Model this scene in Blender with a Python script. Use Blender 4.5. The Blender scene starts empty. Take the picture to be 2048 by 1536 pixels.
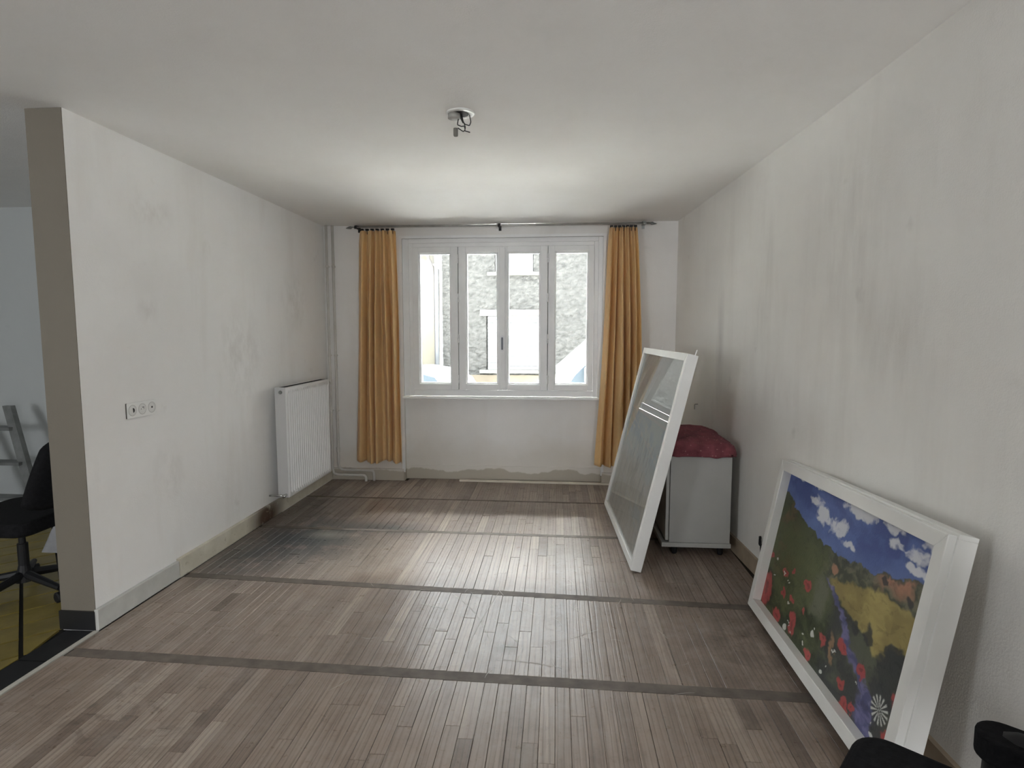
import bpy, bmesh, math, random
import numpy as np
from mathutils import Vector, Matrix, noise as mnoise
PI = math.pi
R = random.Random(7)
scene = bpy.context.scene
col = scene.collection
# ------------------------------------------------------------------ camera
F, CX, CY, VPX, VPY, CAMH = 1140.0, 1024.0, 768.0, 1114.0, 665.0, 1.43
d = np.array([VPX - CX, -(VPY - CY), F]); d = d / np.linalg.norm(d)
up = np.array([0, d[2], -d[1]]); up = up / np.linalg.norm(up)
rx = np.cross(up, d); rx = rx if rx[0] > 0 else -rx
CM = np.stack([rx, d, up], 1)                 # camera coords = CM @ world
cam_d = bpy.data.cameras.new('camera'); cam = bpy.data.objects.new('camera', cam_d); col.objects.link(cam)
cam_d.sensor_width = 36.0; cam_d.lens = F / 2048 * 36.0; cam_d.clip_start = 0.02
r_, u_, w_ = CM[0], CM[1], CM[2]
cam.matrix_world = Matrix(((r_[0], u_[0], -w_[0], 0), (r_[1], u_[1], -w_[1], 0), (r_[2], u_[2], -w_[2], CAMH), (0, 0, 0, 1)))
scene.camera = cam
def proj(p):
    c = CM @ (np.array(p, float) - np.array([0, 0, CAMH]))
    if c[2] < 0.05: return None
    return (CX + F * c[0] / c[2], CY - F * c[1] / c[2])
# ------------------------------------------------------------------ light
world = bpy.data.worlds.new('overcast_sky'); scene.world = world; world.use_nodes = True
bg = world.node_tree.nodes['Background']
bg.inputs['Color'].default_value = (0.93, 0.96, 1.0, 1)
bg.inputs['Strength'].default_value = 9.5
sun_d = bpy.data.lights.new('veiled_sun', 'SUN'); sun = bpy.data.objects.new('veiled_sun', sun_d); col.objects.link(sun)
sun_d.energy = 170.0; sun_d.angle = math.radians(50); sun_d.color = (0.985, 0.99, 1.0)
sun.rotation_euler = Vector((-0.12, -0.46, -1.0)).to_track_quat('-Z', 'Y').to_euler()
sun.location = (0, 12, 12)
def portal(name, loc, rot, sx, sy):
    l = bpy.data.lights.new(name, 'AREA'); l.shape = 'RECTANGLE'; l.size = sx; l.size_y = sy; l.cycles.is_portal = True
    o = bpy.data.objects.new(name, l); col.objects.link(o); o.location = loc; o.rotation_euler = rot
portal('window_portal', (-0.52, 5.80, 1.56), (-PI / 2, 0, 0), 1.95, 1.55)
scene.view_settings.view_transform = 'Standard'; scene.view_settings.look = 'None'
scene.view_settings.exposure = 0.70; scene.view_settings.gamma = 1.0; scene.view_settings.use_curve_mapping = False
scene.cycles.use_denoising = True
scene.cycles.max_bounces = 10; scene.cycles.diffuse_bounces = 6; scene.cycles.adaptive_threshold = 0.03; scene.cycles.glossy_bounces = 4
scene.cycles.transparent_max_bounces = 16; scene.cycles.sample_clamp_indirect = 0.0
# ------------------------------------------------------------------ helpers
class MB:
    def __init__(s): s.v = []; s.f = []; s.m = []
    def add(s, vs, fs):
        n = len(s.v); s.v += [tuple(p) for p in vs]; s.f += [tuple(i + n for i in f) for f in fs]; return s
    def box(s, x0, x1, y0, y1, z0, z1):
        return s.add([(x0, y0, z0), (x1, y0, z0), (x1, y1, z0), (x0, y1, z0), (x0, y0, z1), (x1, y0, z1), (x1, y1, z1), (x0, y1, z1)],
                     [(3, 2, 1, 0), (4, 5, 6, 7), (0, 1, 5, 4), (1, 2, 6, 5), (2, 3, 7, 6), (3, 0, 4, 7)])
    def prism(s, poly, axis, a, b):
        # poly: ccw 2-D points in the plane of the other two axes (in x,y,z order)
        def P(p, t):
            q = list(p); q.insert(axis, t); return tuple(q)
        n = len(poly)
        return s.add([P(p, a) for p in poly] + [P(p, b) for p in poly],
                     [tuple(range(n))[::-1], tuple(range(n, 2 * n))] + [(i, (i + 1) % n, n + (i + 1) % n, n + i) for i in range(n)])
    def tube(s, pts, r, n=8, cap=True):
        pts = [Vector(p) for p in pts]; rs = r if isinstance(r, (list, tuple)) else [r] * len(pts)
        k = len(s.v); t0 = (pts[1] - pts[0]).normalized()
        a = t0.orthogonal().normalized(); prev = t0
        for i, p in enumerate(pts):
            if i == 0: t = t0
            elif i == len(pts) - 1: t = (pts[i] - pts[i - 1]).normalized()
            else: t = ((pts[i] - pts[i - 1]).normalized() + (pts[i + 1] - pts[i]).normalized()).normalized()
            a = (prev.rotation_difference(t) @ a); prev = t; b = t.cross(a)
            for j in range(n):
                w = 2 * PI * j / n; s.v.append(tuple(p + (a * math.cos(w) + b * math.sin(w)) * rs[i]))
        for i in range(len(pts) - 1):
            for j in range(n):
                s.f.append((k + i * n + j, k + i * n + (j + 1) % n, k + (i + 1) * n + (j + 1) % n, k + (i + 1) * n + j))
        if cap:
            s.f.append(tuple(k + j for j in range(n))[::-1]); e = k + (len(pts) - 1) * n; s.f.append(tuple(e + j for j in range(n)))
        return s
    def lathe(s, prof, o=(0, 0, 0), ax=(0, 0, 1), n=20):
        # prof: (radius, height) list along ax
        ax = Vector(ax).normalized(); a = ax.orthogonal().normalized(); b = ax.cross(a); o = Vector(o); k = len(s.v)
        for r, h in prof:
            for j in range(n):
                w = 2 * PI * j / n; s.v.append(tuple(o + ax * h + (a * math.cos(w) + b * math.sin(w)) * r))
        for i in range(len(prof) - 1):
            for j in range(n):
                s.f.append((k + i * n + j, k + i * n + (j + 1) % n, k + (i + 1) * n + (j + 1) % n, k + (i + 1) * n + j))
        s.f.append(tuple(k + j for j in range(n))[::-1]); e = k + (len(prof) - 1) * n; s.f.append(tuple(e + j for j in range(n)))
        return s
    def grid(s, fn, nu, nv, closed_u=False):
        k = len(s.v)
        for j in range(nv + 1):
            for i in range(nu + (0 if closed_u else 1)): s.v.append(tuple(fn(i / nu, j / nv)))
        w = nu if closed_u else nu + 1
        for j in range(nv):
            for i in range(nu):
                s.f.append((k + j * w + i, k + j * w + (i + 1) % w, k + (j + 1) * w + (i + 1) % w, k + (j + 1) * w + i))
        return s
    def mesh(s, name):
        me = bpy.data.meshes.new(name); me.from_pydata(s.v, [], s.f); me.update(); return me
    def build(s, name, m, parent=None, smooth=False, bevel=0, seg=2, loc=None):
        me = s.mesh(name)
        if smooth: me.polygons.foreach_set('use_smooth', [True] * len(me.polygons))
        o = bpy.data.objects.new(name, me); col.objects.link(o); me.materials.append(m)
        if loc:
            me.transform(Matrix.Translation([-c for c in loc])); o.location = loc
        if parent: o.parent = parent
        if bevel:
            b = o.modifiers.new('bevel', 'BEVEL'); b.width = bevel; b.segments = seg; b.limit_method = 'ANGLE'; b.angle_limit = math.radians(40)
        if smooth:
            bm = bmesh.new(); bm.from_mesh(me); bmesh.ops.recalc_face_normals(bm, faces=bm.faces); bm.to_mesh(me); bm.free()
        return o
def tag(o, label, cat, group=None):
    o['label'] = label; o['category'] = cat
    if group: o['group'] = group
    return o
def struct(o, label=None):
    o['kind'] = 'structure'
    if label: o['label'] = label
    return o
def thing(name, label, cat, loc=(0, 0, 0), rotz=0, group=None):
    o = bpy.data.objects.new(name, None); col.objects.link(o); o.location = loc; o.rotation_euler = (0, 0, rotz); o.empty_display_size = 0.1
    return tag(o, label, cat, group)
def empty_struct(name, loc=(0, 0, 0), label=None):
    o = bpy.data.objects.new(name, None); col.objects.link(o); o.location = loc; o.empty_display_size = 0.1
    return struct(o, label)
def roundrect(w, h, r, n=5):
    pts = []
    for cx, cy, a0 in ((w / 2 - r, h / 2 - r, 0), (-w / 2 + r, h / 2 - r, 90), (-w / 2 + r, -h / 2 + r, 180), (w / 2 - r, -h / 2 + r, 270)):
        for i in range(n + 1):
            a = math.radians(a0 + 90 * i / n); pts.append((cx + r * math.cos(a), cy + r * math.sin(a)))
    return pts
# ------------------------------------------------------------------ materials
class NT:
    def __init__(s, name):
        s.m = bpy.data.materials.new(name); s.m.use_nodes = True; s.t = s.m.node_tree; s.b = s.t.nodes['Principled BSDF']; s.o = s.t.nodes['Material Output']
        s.L = s.t.links.new
    def n(s, typ, **kw):
        x = s.t.nodes.new('ShaderNode' + typ)
        for k, v in kw.items(): setattr(x, k, v)
        return x
    def pos(s, scale=(1, 1, 1), loc=(0, 0, 0), obj=False):
        mp = s.n('Mapping'); mp.inputs['Scale'].default_value = scale; mp.inputs['Location'].default_value = loc
        if obj: s.L(s.n('TexCoord').outputs['Object'], mp.inputs['Vector'])
        else: s.L(s.n('NewGeometry').outputs['Position'], mp.inputs['Vector'])
        return mp.outputs['Vector']
    def noise(s, vec, scale=5, detail=4, rough=0.55, dist=0):
        x = s.n('TexNoise'); s.L(vec, x.inputs['Vector']); x.inputs['Scale'].default_value = scale; x.inputs['Detail'].default_value = detail
        x.inputs['Roughness'].default_value = rough; x.inputs['Distortion'].default_value = dist; return x.outputs['Fac']
    def ramp(s, fac, stops):
        x = s.n('ValToRGB'); s.L(fac, x.inputs['Fac']); e = x.color_ramp.elements
        while len(e) < len(stops): e.new(0.5)
        for k, (p, c) in zip(e, stops):
            k.position = p; k.color = (c, c, c, 1) if isinstance(c, (int, float)) else tuple(c) + (1,)
        return x.outputs['Color']
    def mix(s, fac, a, b, mode='MIX'):
        x = s.n('Mix', data_type='RGBA', blend_type=mode)
        for v, i in ((fac, 0), (a, 6), (b, 7)):
            if hasattr(v, 'links') or hasattr(v, 'is_linked'): s.L(v, x.inputs[i])
            elif i == 0: x.inputs[0].default_value = v
            else: x.inputs[i].default_value = (v, v, v, 1) if isinstance(v, (int, float)) else tuple(v) + (1,)
        return x.outputs[2]
    def math(s, op, a, b=None, clamp=False):
        x = s.n('Math', operation=op, use_clamp=clamp)
        for v, i in ((a, 0), (b, 1)):
            if v is None: continue
            if hasattr(v, 'is_linked'): s.L(v, x.inputs[i])
            else: x.inputs[i].default_value = v
        return x.outputs[0]
    def sep(s, vec):
        x = s.n('SeparateXYZ'); s.L(vec, x.inputs[0]); return x.outputs
    def bump(s, h, strength=0.2, dist=0.01):
        x = s.n('Bump'); x.inputs['Strength'].default_value = strength; x.inputs['Distance'].default_value = dist
        s.L(h, x.inputs['Height']); s.L(x.outputs['Normal'], s.b.inputs['Normal'])
    def set(s, **kw):
        for k, v in kw.items():
            i = s.b.inputs[k.replace('_', ' ')]
            if hasattr(v, 'is_linked'): s.L(v, i)
            else: i.default_value = tuple(v) + (1,) if isinstance(v, (tuple, list)) and len(v) == 3 else v
        return s.m
    def near(s, c, rad, soft, vec=None):
        # 1 inside an ellipsoid about c, 0 outside
        p = s.pos(tuple(1 / q for q in rad), tuple(-a / q for a, q in zip(c, rad)))
        x = s.n('VectorMath', operation='LENGTH'); s.L(p, x.inputs[0])
        mr = s.n('MapRange'); s.L(x.outputs['Value'], mr.inputs[0]); mr.inputs[1].default_value = 1.0; mr.inputs[2].default_value = 1.0 - soft
        mr.inputs[3].default_value = 0; mr.inputs[4].default_value = 1; return mr.outputs[0]
def plain(name, c, rough=0.5, metal=0.0, var=0.0, scale=20, bump=0.0, spec=None):
    t = NT(name)
    if var:
        f = t.noise(t.pos(), scale, 4)
        cc = t.ramp(f, [(0.3, tuple(x * (1 - var) for x in c)), (0.7, tuple(min(1, x * (1 + var)) for x in c))])
    else: cc = tuple(c)
    if bump: t.bump(t.noise(t.pos(), scale * 3, 3), bump, 0.005)
    m = t.set(Base_Color=cc, Roughness=rough, Metallic=metal)
    if spec is not None: t.b.inputs['Specular IOR Level'].default_value = spec
    return m
def plaster(name, base, dirt, amount=0.5, streak=0.5, extra=None, rough=0.9):
    t = NT(name)
    f1 = t.ramp(t.noise(t.pos(), 1.1, 6, 0.6), [(0.42, 0.0), (0.72, 1.0)])
    f2 = t.ramp(t.noise(t.pos((3.2, 3.2, 0.55), (3.1, 7.7, 0)), 1.0, 5, 0.6), [(0.52, 0.0), (0.72, 1.0)])
    c = t.mix(t.math('MULTIPLY', f1, amount), base, dirt)
    c = t.mix(t.math('MULTIPLY', f2, streak), c, dirt)
    f3 = t.ramp(t.noise(t.pos((1, 1, 1), (11, 2, 5)), 5.5, 3, 0.5), [(0.70, 0.0), (0.78, 1.0)])
    c = t.mix(t.math('MULTIPLY', f3, streak * 0.7), c, tuple(x * 0.8 for x in dirt))
    if extra: c = extra(t, c)
    h = t.math('ADD', t.noise(t.pos(), 160, 3), t.math('MULTIPLY', t.noise(t.pos(), 9, 3), 2.5))
    t.bump(h, 0.16, 0.006)
    return t.set(Base_Color=c, Roughness=rough)
WHITE = (0.84, 0.835, 0.82)
def left_extra(t, c):
    # rubbed patches of filler and soot low on the wall
    n = t.noise(t.pos((1.0, 1.6, 0.9)), 7, 5, 0.65)
    for cc, rr, s_, colr in (((-2.21, 3.85, 1.28), (0.3, 0.35, 0.42), 0.75, (0.47, 0.45, 0.42)), ((-2.21, 3.5, 1.95), (0.2, 0.05, 0.07), 0.7, (0.45, 0.42, 0.38)),
                             ((-2.21, 2.95, 1.55), (0.2, 0.10, 0.10), 0.8, (0.52, 0.48, 0.45)), ((-2.21, 3.0, 2.1), (0.2, 0.25, 0.12), 0.9, (0.56, 0.52, 0.49)),
                             ((-2.21, 3.05, 0.62), (0.2, 0.16, 0.22), 0.9, (0.56, 0.53, 0.50)), ((-2.21, 4.7, 1.7), (0.2, 0.3, 0.3), 0.9, (0.56, 0.54, 0.5))):
        k = t.math('MULTIPLY', t.near(cc, rr, 1.0), t.ramp(n, [(0.40, 0.0), (0.70, 1.0)]))
        c = t.mix(t.math('MULTIPLY', k, s_ * 0.6), c, colr)
    return c
def right_extra(t, c):
    n = t.noise(t.pos((1.0, 2.2, 0.5)), 3.0, 5, 0.6)
    for cc, rr, s_, colr in (((1.2, 4.15, 1.35), (0.4, 0.10, 0.55), 0.7, (0.50, 0.48, 0.46)), ((1.2, 3.45, 1.75), (0.4, 0.16, 0.6), 0.6, (0.52, 0.50, 0.47)),
                             ((1.2, 2.6, 1.85), (0.4, 0.45, 0.5), 0.6, (0.53, 0.5, 0.47)), ((1.2, 2.2, 1.4), (0.4, 0.4, 0.35), 0.5, (0.55, 0.52, 0.48)),
                             ((1.2, 3.3, 1.1), (0.4, 0.5, 0.2), 0.4, (0.55, 0.52, 0.50))):
        k = t.math('MULTIPLY', t.near(cc, rr, 1.0), t.ramp(n, [(0.40, 0.1), (0.62, 1.0)]))
        c = t.mix(t.math('MULTIPLY', k, s_), c, colr)
    return c
def back_extra(t, c):
    # bare render showing along the foot of the wall, with a wavy upper edge
    z = t.sep(t.pos())[2]; n = t.noise(t.pos((1, 1, 0.2)), 3.2, 4, 0.6)
    h = t.math('ADD', z, t.math('MULTIPLY', n, -0.17))
    c = t.mix(t.ramp(h, [(0.0, 0.85), (0.012, 0.0)]), c, (0.40, 0.37, 0.31))
    s = t.ramp(t.math('ADD', z, t.math('MULTIPLY', t.noise(t.pos((1, 1, 1)), 2.5, 4), 0.4)), [(0.42, 1.0), (0.62, 0.0)])
    return t.mix(t.math('MULTIPLY', s, 0.35), c, (0.55, 0.48, 0.37))
M_left = plaster('plaster_left', WHITE, (0.70, 0.67, 0.635), 0.35, 0.4, left_extra)
M_right = plaster('plaster_right', (0.82, 0.81, 0.775), (0.68, 0.655, 0.615), 0.45, 0.55, right_extra)
M_back = plaster('plaster_back', (0.81, 0.80, 0.78), (0.68, 0.655, 0.61), 0.4, 0.3, back_extra)
M_ceil = plaster('plaster_ceiling', (0.83, 0.82, 0.795), (0.73, 0.705, 0.665), 0.45, 0.1)
M_jamb_shaded = plaster('plaster_jamb_shaded', (0.20, 0.178, 0.142), (0.165, 0.145, 0.115), 0.4, 0.2)  # beige-brown plaster, darkened further to hold the shade on the wall end
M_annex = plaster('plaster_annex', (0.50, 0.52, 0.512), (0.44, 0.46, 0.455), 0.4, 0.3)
M_skirt_grey = plain('skirting_grey_paint', (0.55, 0.55, 0.52), 0.55, var=0.10, scale=9)
def rust_skirt():
    t = NT('skirting_cream_paint')
    c = t.ramp(t.noise(t.pos(), 8, 5), [(0.3, (0.56, 0.52, 0.42)), (0.7, (0.68, 0.65, 0.55))])
    n = t.noise(t.pos((1, 1, 0.6)), 14, 5, 0.65)
    k = t.math('MULTIPLY', t.near((-2.19, 4.06, 0.04), (0.25, 0.30, 0.18), 0.7), t.ramp(n, [(0.30, 0.3), (0.48, 1.0)]))
    c = t.mix(k, c, (0.085, 0.05, 0.03))
    k2 = t.ramp(t.noise(t.pos((1, 1, 2), (4, 4, 4)), 11, 5, 0.7), [(0.60, 0.0), (0.7, 0.8)])
    c = t.mix(k2, c, (0.36, 0.30, 0.22))
    return t.set(Base_Color=c, Roughness=0.6)
M_skirt = rust_skirt()
M_paint = plain('white_gloss_paint', (0.82, 0.825, 0.82), 0.35, var=0.03, scale=6)
M_pipe = plain('pipe_paint', (0.60, 0.58, 0.54), 0.45, var=0.06, scale=12)
M_enamel = plain('white_enamel', (0.82, 0.83, 0.83), 0.28)
M_plastic = plain('white_plastic', (0.80, 0.80, 0.78), 0.35)
M_dark = plain('dark_cavity', (0.02, 0.02, 0.02), 0.7)
M_black = plain('black_fabric', (0.010, 0.010, 0.011), 0.9, var=0.3, scale=60, bump=0.2, spec=0.15)
M_blackpl = plain('black_plastic', (0.012, 0.012, 0.013), 0.5, spec=0.3)
M_chrome = plain('chrome', (0.6, 0.6, 0.58), 0.22, 1.0)
M_steel = plain('grey_steel', (0.30, 0.31, 0.30), 0.4, 0.7, var=0.2, scale=15)
M_alu = plain('aluminium', (0.22, 0.225, 0.22), 0.5, 0.5, var=0.2, scale=10)
M_frame = plain('frame_white_wood', (0.80, 0.80, 0.775), 0.45, var=0.03, scale=5)
M_cab = plain('cabinet_laminate', (0.42, 0.42, 0.40), 0.5, var=0.05, scale=4)
M_batten = plain('bare_wood_batten', (0.66, 0.60, 0.50), 0.6, var=0.10, scale=7)
M_rail = plain('curtain_rail_metal', (0.45, 0.44, 0.42), 0.35, 0.6, var=0.25, scale=9)
def glass_mat(name, tint=(0.97, 0.99, 0.98), ior=1.45, rough=0.0):
    t = NT(name); t.t.nodes.remove(t.b)
    fr = t.n('Fresnel'); fr.inputs['IOR'].default_value = ior
    tr = t.n('BsdfTransparent'); tr.inputs['Color'].default_value = tint + (1,)
    gl = t.n('BsdfGlossy'); gl.inputs['Roughness'].default_value = rough
    mx = t.n('MixShader'); t.L(fr.outputs[0], mx.inputs[0]); t.L(tr.outputs[0], mx.inputs[1]); t.L(gl.outputs[0], mx.inputs[2])
    t.L(mx.outputs[0], t.o.inputs['Surface']); return t.m
M_glass = glass_mat('window_glass')
M_picglass = glass_mat('picture_glass', (0.98, 0.99, 0.99), 1.5)
def curtain_mat():
    t = NT('ochre_satin'); 
    n = t.noise(t.pos((1, 1, 0.25)), 90, 3)
    c = t.ramp(n, [(0.3, (0.82, 0.61, 0.31)), (0.7, (0.97, 0.77, 0.44))])
    t.bump(n, 0.15, 0.003)
    t.set(Base_Color=c, Roughness=0.45)
    t.b.inputs['Sheen Weight'].default_value = 0.3; t.b.inputs['Specular IOR Level'].default_value = 0.5
    tl = t.n('BsdfTranslucent'); tl.inputs['Color'].default_value = (0.98, 0.76, 0.42, 1)
    mx = t.n('MixShader'); mx.inputs[0].default_value = 0.48
    t.L(t.b.outputs[0], mx.inputs[1]); t.L(tl.outputs[0], mx.inputs[2]); t.L(mx.outputs[0], t.o.inputs['Surface']); return t.m
M_curtain = curtain_mat()
def cushion_mat():
    t = NT('maroon_cloth')
    n = t.noise(t.pos((1, 1, 1)), 14, 5)
    c = t.ramp(n, [(0.3, (0.13, 0.030, 0.042)), (0.7, (0.26, 0.07, 0.085))])
    v = t.n('TexVoronoi'); t.L(t.pos(), v.inputs['Vector']); v.inputs['Scale'].default_value = 45
    c = t.mix(t.ramp(v.outputs['Distance'], [(0.12, 0.8), (0.22, 0.0)]), c, (0.42, 0.22, 0.2))
    t.bump(t.noise(t.pos(), 90, 3), 0.3, 0.004)
    return t.set(Base_Color=c, Roughness=0.85)
M_cushion = cushion_mat()
def vcol_mat(name, rough=0.6, bump=0.25):
    t = NT(name); a = t.n('Attribute', attribute_name='paint')
    t.bump(t.noise(t.pos(), 110, 4), bump, 0.003)
    return t.set(Base_Color=a.outputs['Color'], Roughness=rough)
def floor_mat():
    t = NT('worn_oak_strip')
    tone = t.n('Attribute', attribute_name='tone').outputs['Fac']
    p = t.pos(); off = t.n('CombineXYZ'); t.L(t.math('MULTIPLY', tone, 37.0), off.inputs[0]); t.L(t.math('MULTIPLY', tone, 91.0), off.inputs[1])
    def shifted(sc):
        va = t.n('VectorMath', operation='ADD'); t.L(t.pos(sc), va.inputs[0]); t.L(off.outputs[0], va.inputs[1]); return va.outputs[0]
    base = t.ramp(tone, [(0.0, (0.185, 0.140, 0.110)), (0.35, (0.295, 0.228, 0.182)), (0.7, (0.365, 0.288, 0.233)), (1.0, (0.47, 0.39, 0.32))])
    g1 = t.noise(shifted((70, 2.2, 1)), 1.0, 5, 0.6)
    wv = t.n('TexWave', wave_type='BANDS', bands_direction='X'); t.L(shifted((9, 0.55, 1)), wv.inputs['Vector']); wv.inputs['Scale'].default_value = 1.6
    wv.inputs['Distortion'].default_value = 9.0; wv.inputs['Detail'].default_value = 2.5; wv.inputs['Detail Scale'].default_value = 0.8
    ring = t.ramp(wv.outputs['Fac'], [(0.0, 0.0), (0.25, 1.0)])
    c = t.mix(t.math('MULTIPLY', t.ramp(g1, [(0.35, 1.0), (0.6, 0.0)]), 0.40), base, (0.115, 0.082, 0.065))
    c = t.mix(t.math('MULTIPLY', t.math('SUBTRACT', 1.0, ring), 0.42), c, (0.095, 0.070, 0.056))
    mt = t.noise(t.pos((1, 1, 1), (9, 4, 0)), 7.5, 6, 0.72)
    c = t.mix(t.math('MULTIPLY', t.ramp(mt, [(0.46, 0.0), (0.66, 1.0)]), 0.30), c, (0.40, 0.355, 0.315))
    c = t.mix(t.math('MULTIPLY', t.ramp(mt, [(0.28, 1.0), (0.44, 0.0)]), 0.40), c, (0.10, 0.078, 0.064))
    # scuffed, greyed wear in the middle of the room
    wn = t.noise(p, 2.6, 6, 0.65)
    wear = t.math('MULTIPLY', t.near((-0.3, 3.2, 0), (1.5, 2.4, 3), 0.9), t.ramp(wn, [(0.35, 0.2), (0.62, 1.0)]))
    c = t.mix(t.math('MULTIPLY', wear, 0.40), c, (0.34, 0.315, 0.298))
    # blue-black damp stain beside the radiator, with a paler eye
    sn = t.noise(t.pos((1, 1, 1), (2.2, 1.1, 0)), 4.0, 6, 0.68)
    for cc, rr, k_ in (((-1.75, 3.75, 0), (0.85, 0.85, 2), 0.97), ((-1.25, 3.98, 0), (0.45, 0.18, 2), 0.8), ((-2.0, 4.6, 0), (0.35, 0.6, 2), 0.6), ((-1.95, 3.35, 0), (0.3, 0.5, 2), 0.6)):
        s = t.math('MULTIPLY', t.near(cc, rr, 0.85), t.ramp(sn, [(0.30, 0.0), (0.50, 1.0)]))
        c = t.mix(t.math('MULTIPLY', s, k_), c, (0.042, 0.043, 0.047))
    c = t.mix(t.math('MULTIPLY', t.near((-1.62, 3.82, 0), (0.2, 0.1, 2), 0.9), 0.55), c, (0.36, 0.35, 0.29))
    c = t.mix(t.math('MULTIPLY', t.near((-0.21, 2.47, 0), (0.09, 0.07, 2), 1.0), 0.8), c, (0.10, 0.085, 0.06))
    # darker towards the window wall
    yb = t.sep(p)[1]
    db = t.ramp(t.math('ADD', t.math('SUBTRACT', yb, 5.12), t.math('MULTIPLY', sn, 0.35)), [(0.0, 0.0), (0.1, 0.0), (0.5, 1.0)])
    c = t.mix(t.math('MULTIPLY', db, 0.40), c, (0.12, 0.09, 0.075))
    # worn dark soiling at the near right, in front of the pictures
    dn = t.noise(t.pos((1, 1, 1), (5, 3, 0)), 6.5, 6, 0.7, 0.8)
    dk = t.math('MULTIPLY', t.near((0.95, 2.6, 0), (0.75, 1.1, 2), 0.9), t.ramp(dn, [(0.40, 0.0), (0.58, 1.0)]))
    c = t.mix(t.math('MULTIPLY', dk, 0.5), c, (0.075, 0.055, 0.045))
    cl = t.math('MULTIPLY', t.near((-1.6, 1.9, 0), (0.55, 0.45, 2), 0.9), t.ramp(dn, [(0.52, 0.0), (0.6, 1.0)]))
    c = t.mix(t.math('MULTIPLY', cl, 0.5), c, (0.08, 0.06, 0.05))
    rgh = t.math('ADD', 0.14, t.math('MULTIPLY', t.noise(p, 30, 5, 0.7), 0.36))
    t.bump(t.math('ADD', t.math('MULTIPLY', g1, 0.6), t.math('ADD', t.math('MULTIPLY', ring, 0.5), t.noise(t.pos(), 38, 4))), 0.18, 0.003)
    m = t.set(Base_Color=c, Roughness=rgh); t.b.inputs['Specular IOR Level'].default_value = 0.33
    return m
M_floor = floor_mat()
M_strip = plain('dark_inlay_strip', (0.15, 0.125, 0.106), 0.6, var=0.25, scale=14, bump=0.1, spec=0.2)
M_gap = plain('floor_gap', (0.035, 0.026, 0.02), 0.9)
M_scratch = plain('pale_scratch', (0.55, 0.52, 0.48), 0.7)

# ------------------------------------------------------------------ room shell
REAR_FILL = [(-4.60, -3.50, 0.80, 2.05), (0.66, 1.22, 0.02, 2.25)]     # openings added in the unseen rear wall to let in fill light: x0, x1, z0, z1
H = 2.43; XL = -2.21; YJ = 2.477; YB = 5.345; YN = 5.43; YO = 5.76
RW = [(1.07, 5.76), (1.083, 5.345), (1.10, 5.06), (1.165, 3.9), (1.22, 2.84), (1.243, 1.93), (1.262, 0.5), (1.275, -1.8)]
def rwx(y):
    for (x0, y0), (x1, y1) in zip(RW, RW[1:]):
        if y1 <= y <= y0: return x0 + (x1 - x0) * (y0 - y) / (y0 - y1)
    return RW[-1][0]
mb = MB(); mb.prism([(x, y) for x, y in RW] + [(1.6, -1.8), (1.6, 5.76)], 2, -0.2, H); struct(mb.build('wall_right', M_right))
mb = MB(); mb.box(XL - 0.175, XL, YJ, YB, -0.2, H); struct(mb.build('wall_left', M_left))
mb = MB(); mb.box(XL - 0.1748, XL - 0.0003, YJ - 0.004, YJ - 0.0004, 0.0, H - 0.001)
struct(mb.build('trim_1', M_jamb_shaded), 'beige plastered end face of the left wall with shade darkened into its colour')
mb = MB(); mb.box(-5.2, 1.8, -1.8, YO, H, H + 0.25); struct(mb.build('ceiling', M_ceil))
mb = MB()                                   # window wall with a shallow niche that runs down to the floor
mb.box(-5.2, -1.468, YB, YO, -0.8, H); mb.box(0.428, 1.8, YB, YO, -0.8, H); mb.box(-1.468, 0.428, YB, YO, 2.312, H)
mb.box(-1.468, 0.428, YN, YO, -0.8, 0.80)
struct(mb.build('wall_back', M_back))
mb = MB(); mb.box(-5.3, 1.8, YB + 0.05, YO, H + 0.25, 3.6); xp = -5.3
for x0, x1, z0, z1 in REAR_FILL:
    mb.box(xp, x0, -1.9, -1.8, -0.2, H + 0.25); mb.box(x0, x1, -1.9, -1.8, -0.2, z0); mb.box(x0, x1, -1.9, -1.8, z1, H + 0.25); xp = x1
mb.box(xp, 1.8, -1.9, -1.8, -0.2, H + 0.25); struct(mb.build('wall_front', M_right))
AZ0 = 2.1
# annex beyond the opening on the left
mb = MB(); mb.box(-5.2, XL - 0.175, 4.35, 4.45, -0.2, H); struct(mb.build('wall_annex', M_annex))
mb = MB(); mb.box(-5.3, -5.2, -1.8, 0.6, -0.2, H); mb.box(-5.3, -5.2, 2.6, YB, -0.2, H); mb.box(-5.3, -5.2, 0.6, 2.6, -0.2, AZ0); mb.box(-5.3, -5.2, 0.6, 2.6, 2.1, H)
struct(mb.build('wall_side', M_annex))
for x0, x1, z0, z1 in REAR_FILL: portal('rear_fill_portal', ((x0 + x1) / 2, -1.92, (z0 + z1) / 2), (PI / 2, 0, 0), x1 - x0, z1 - z0)
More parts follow.
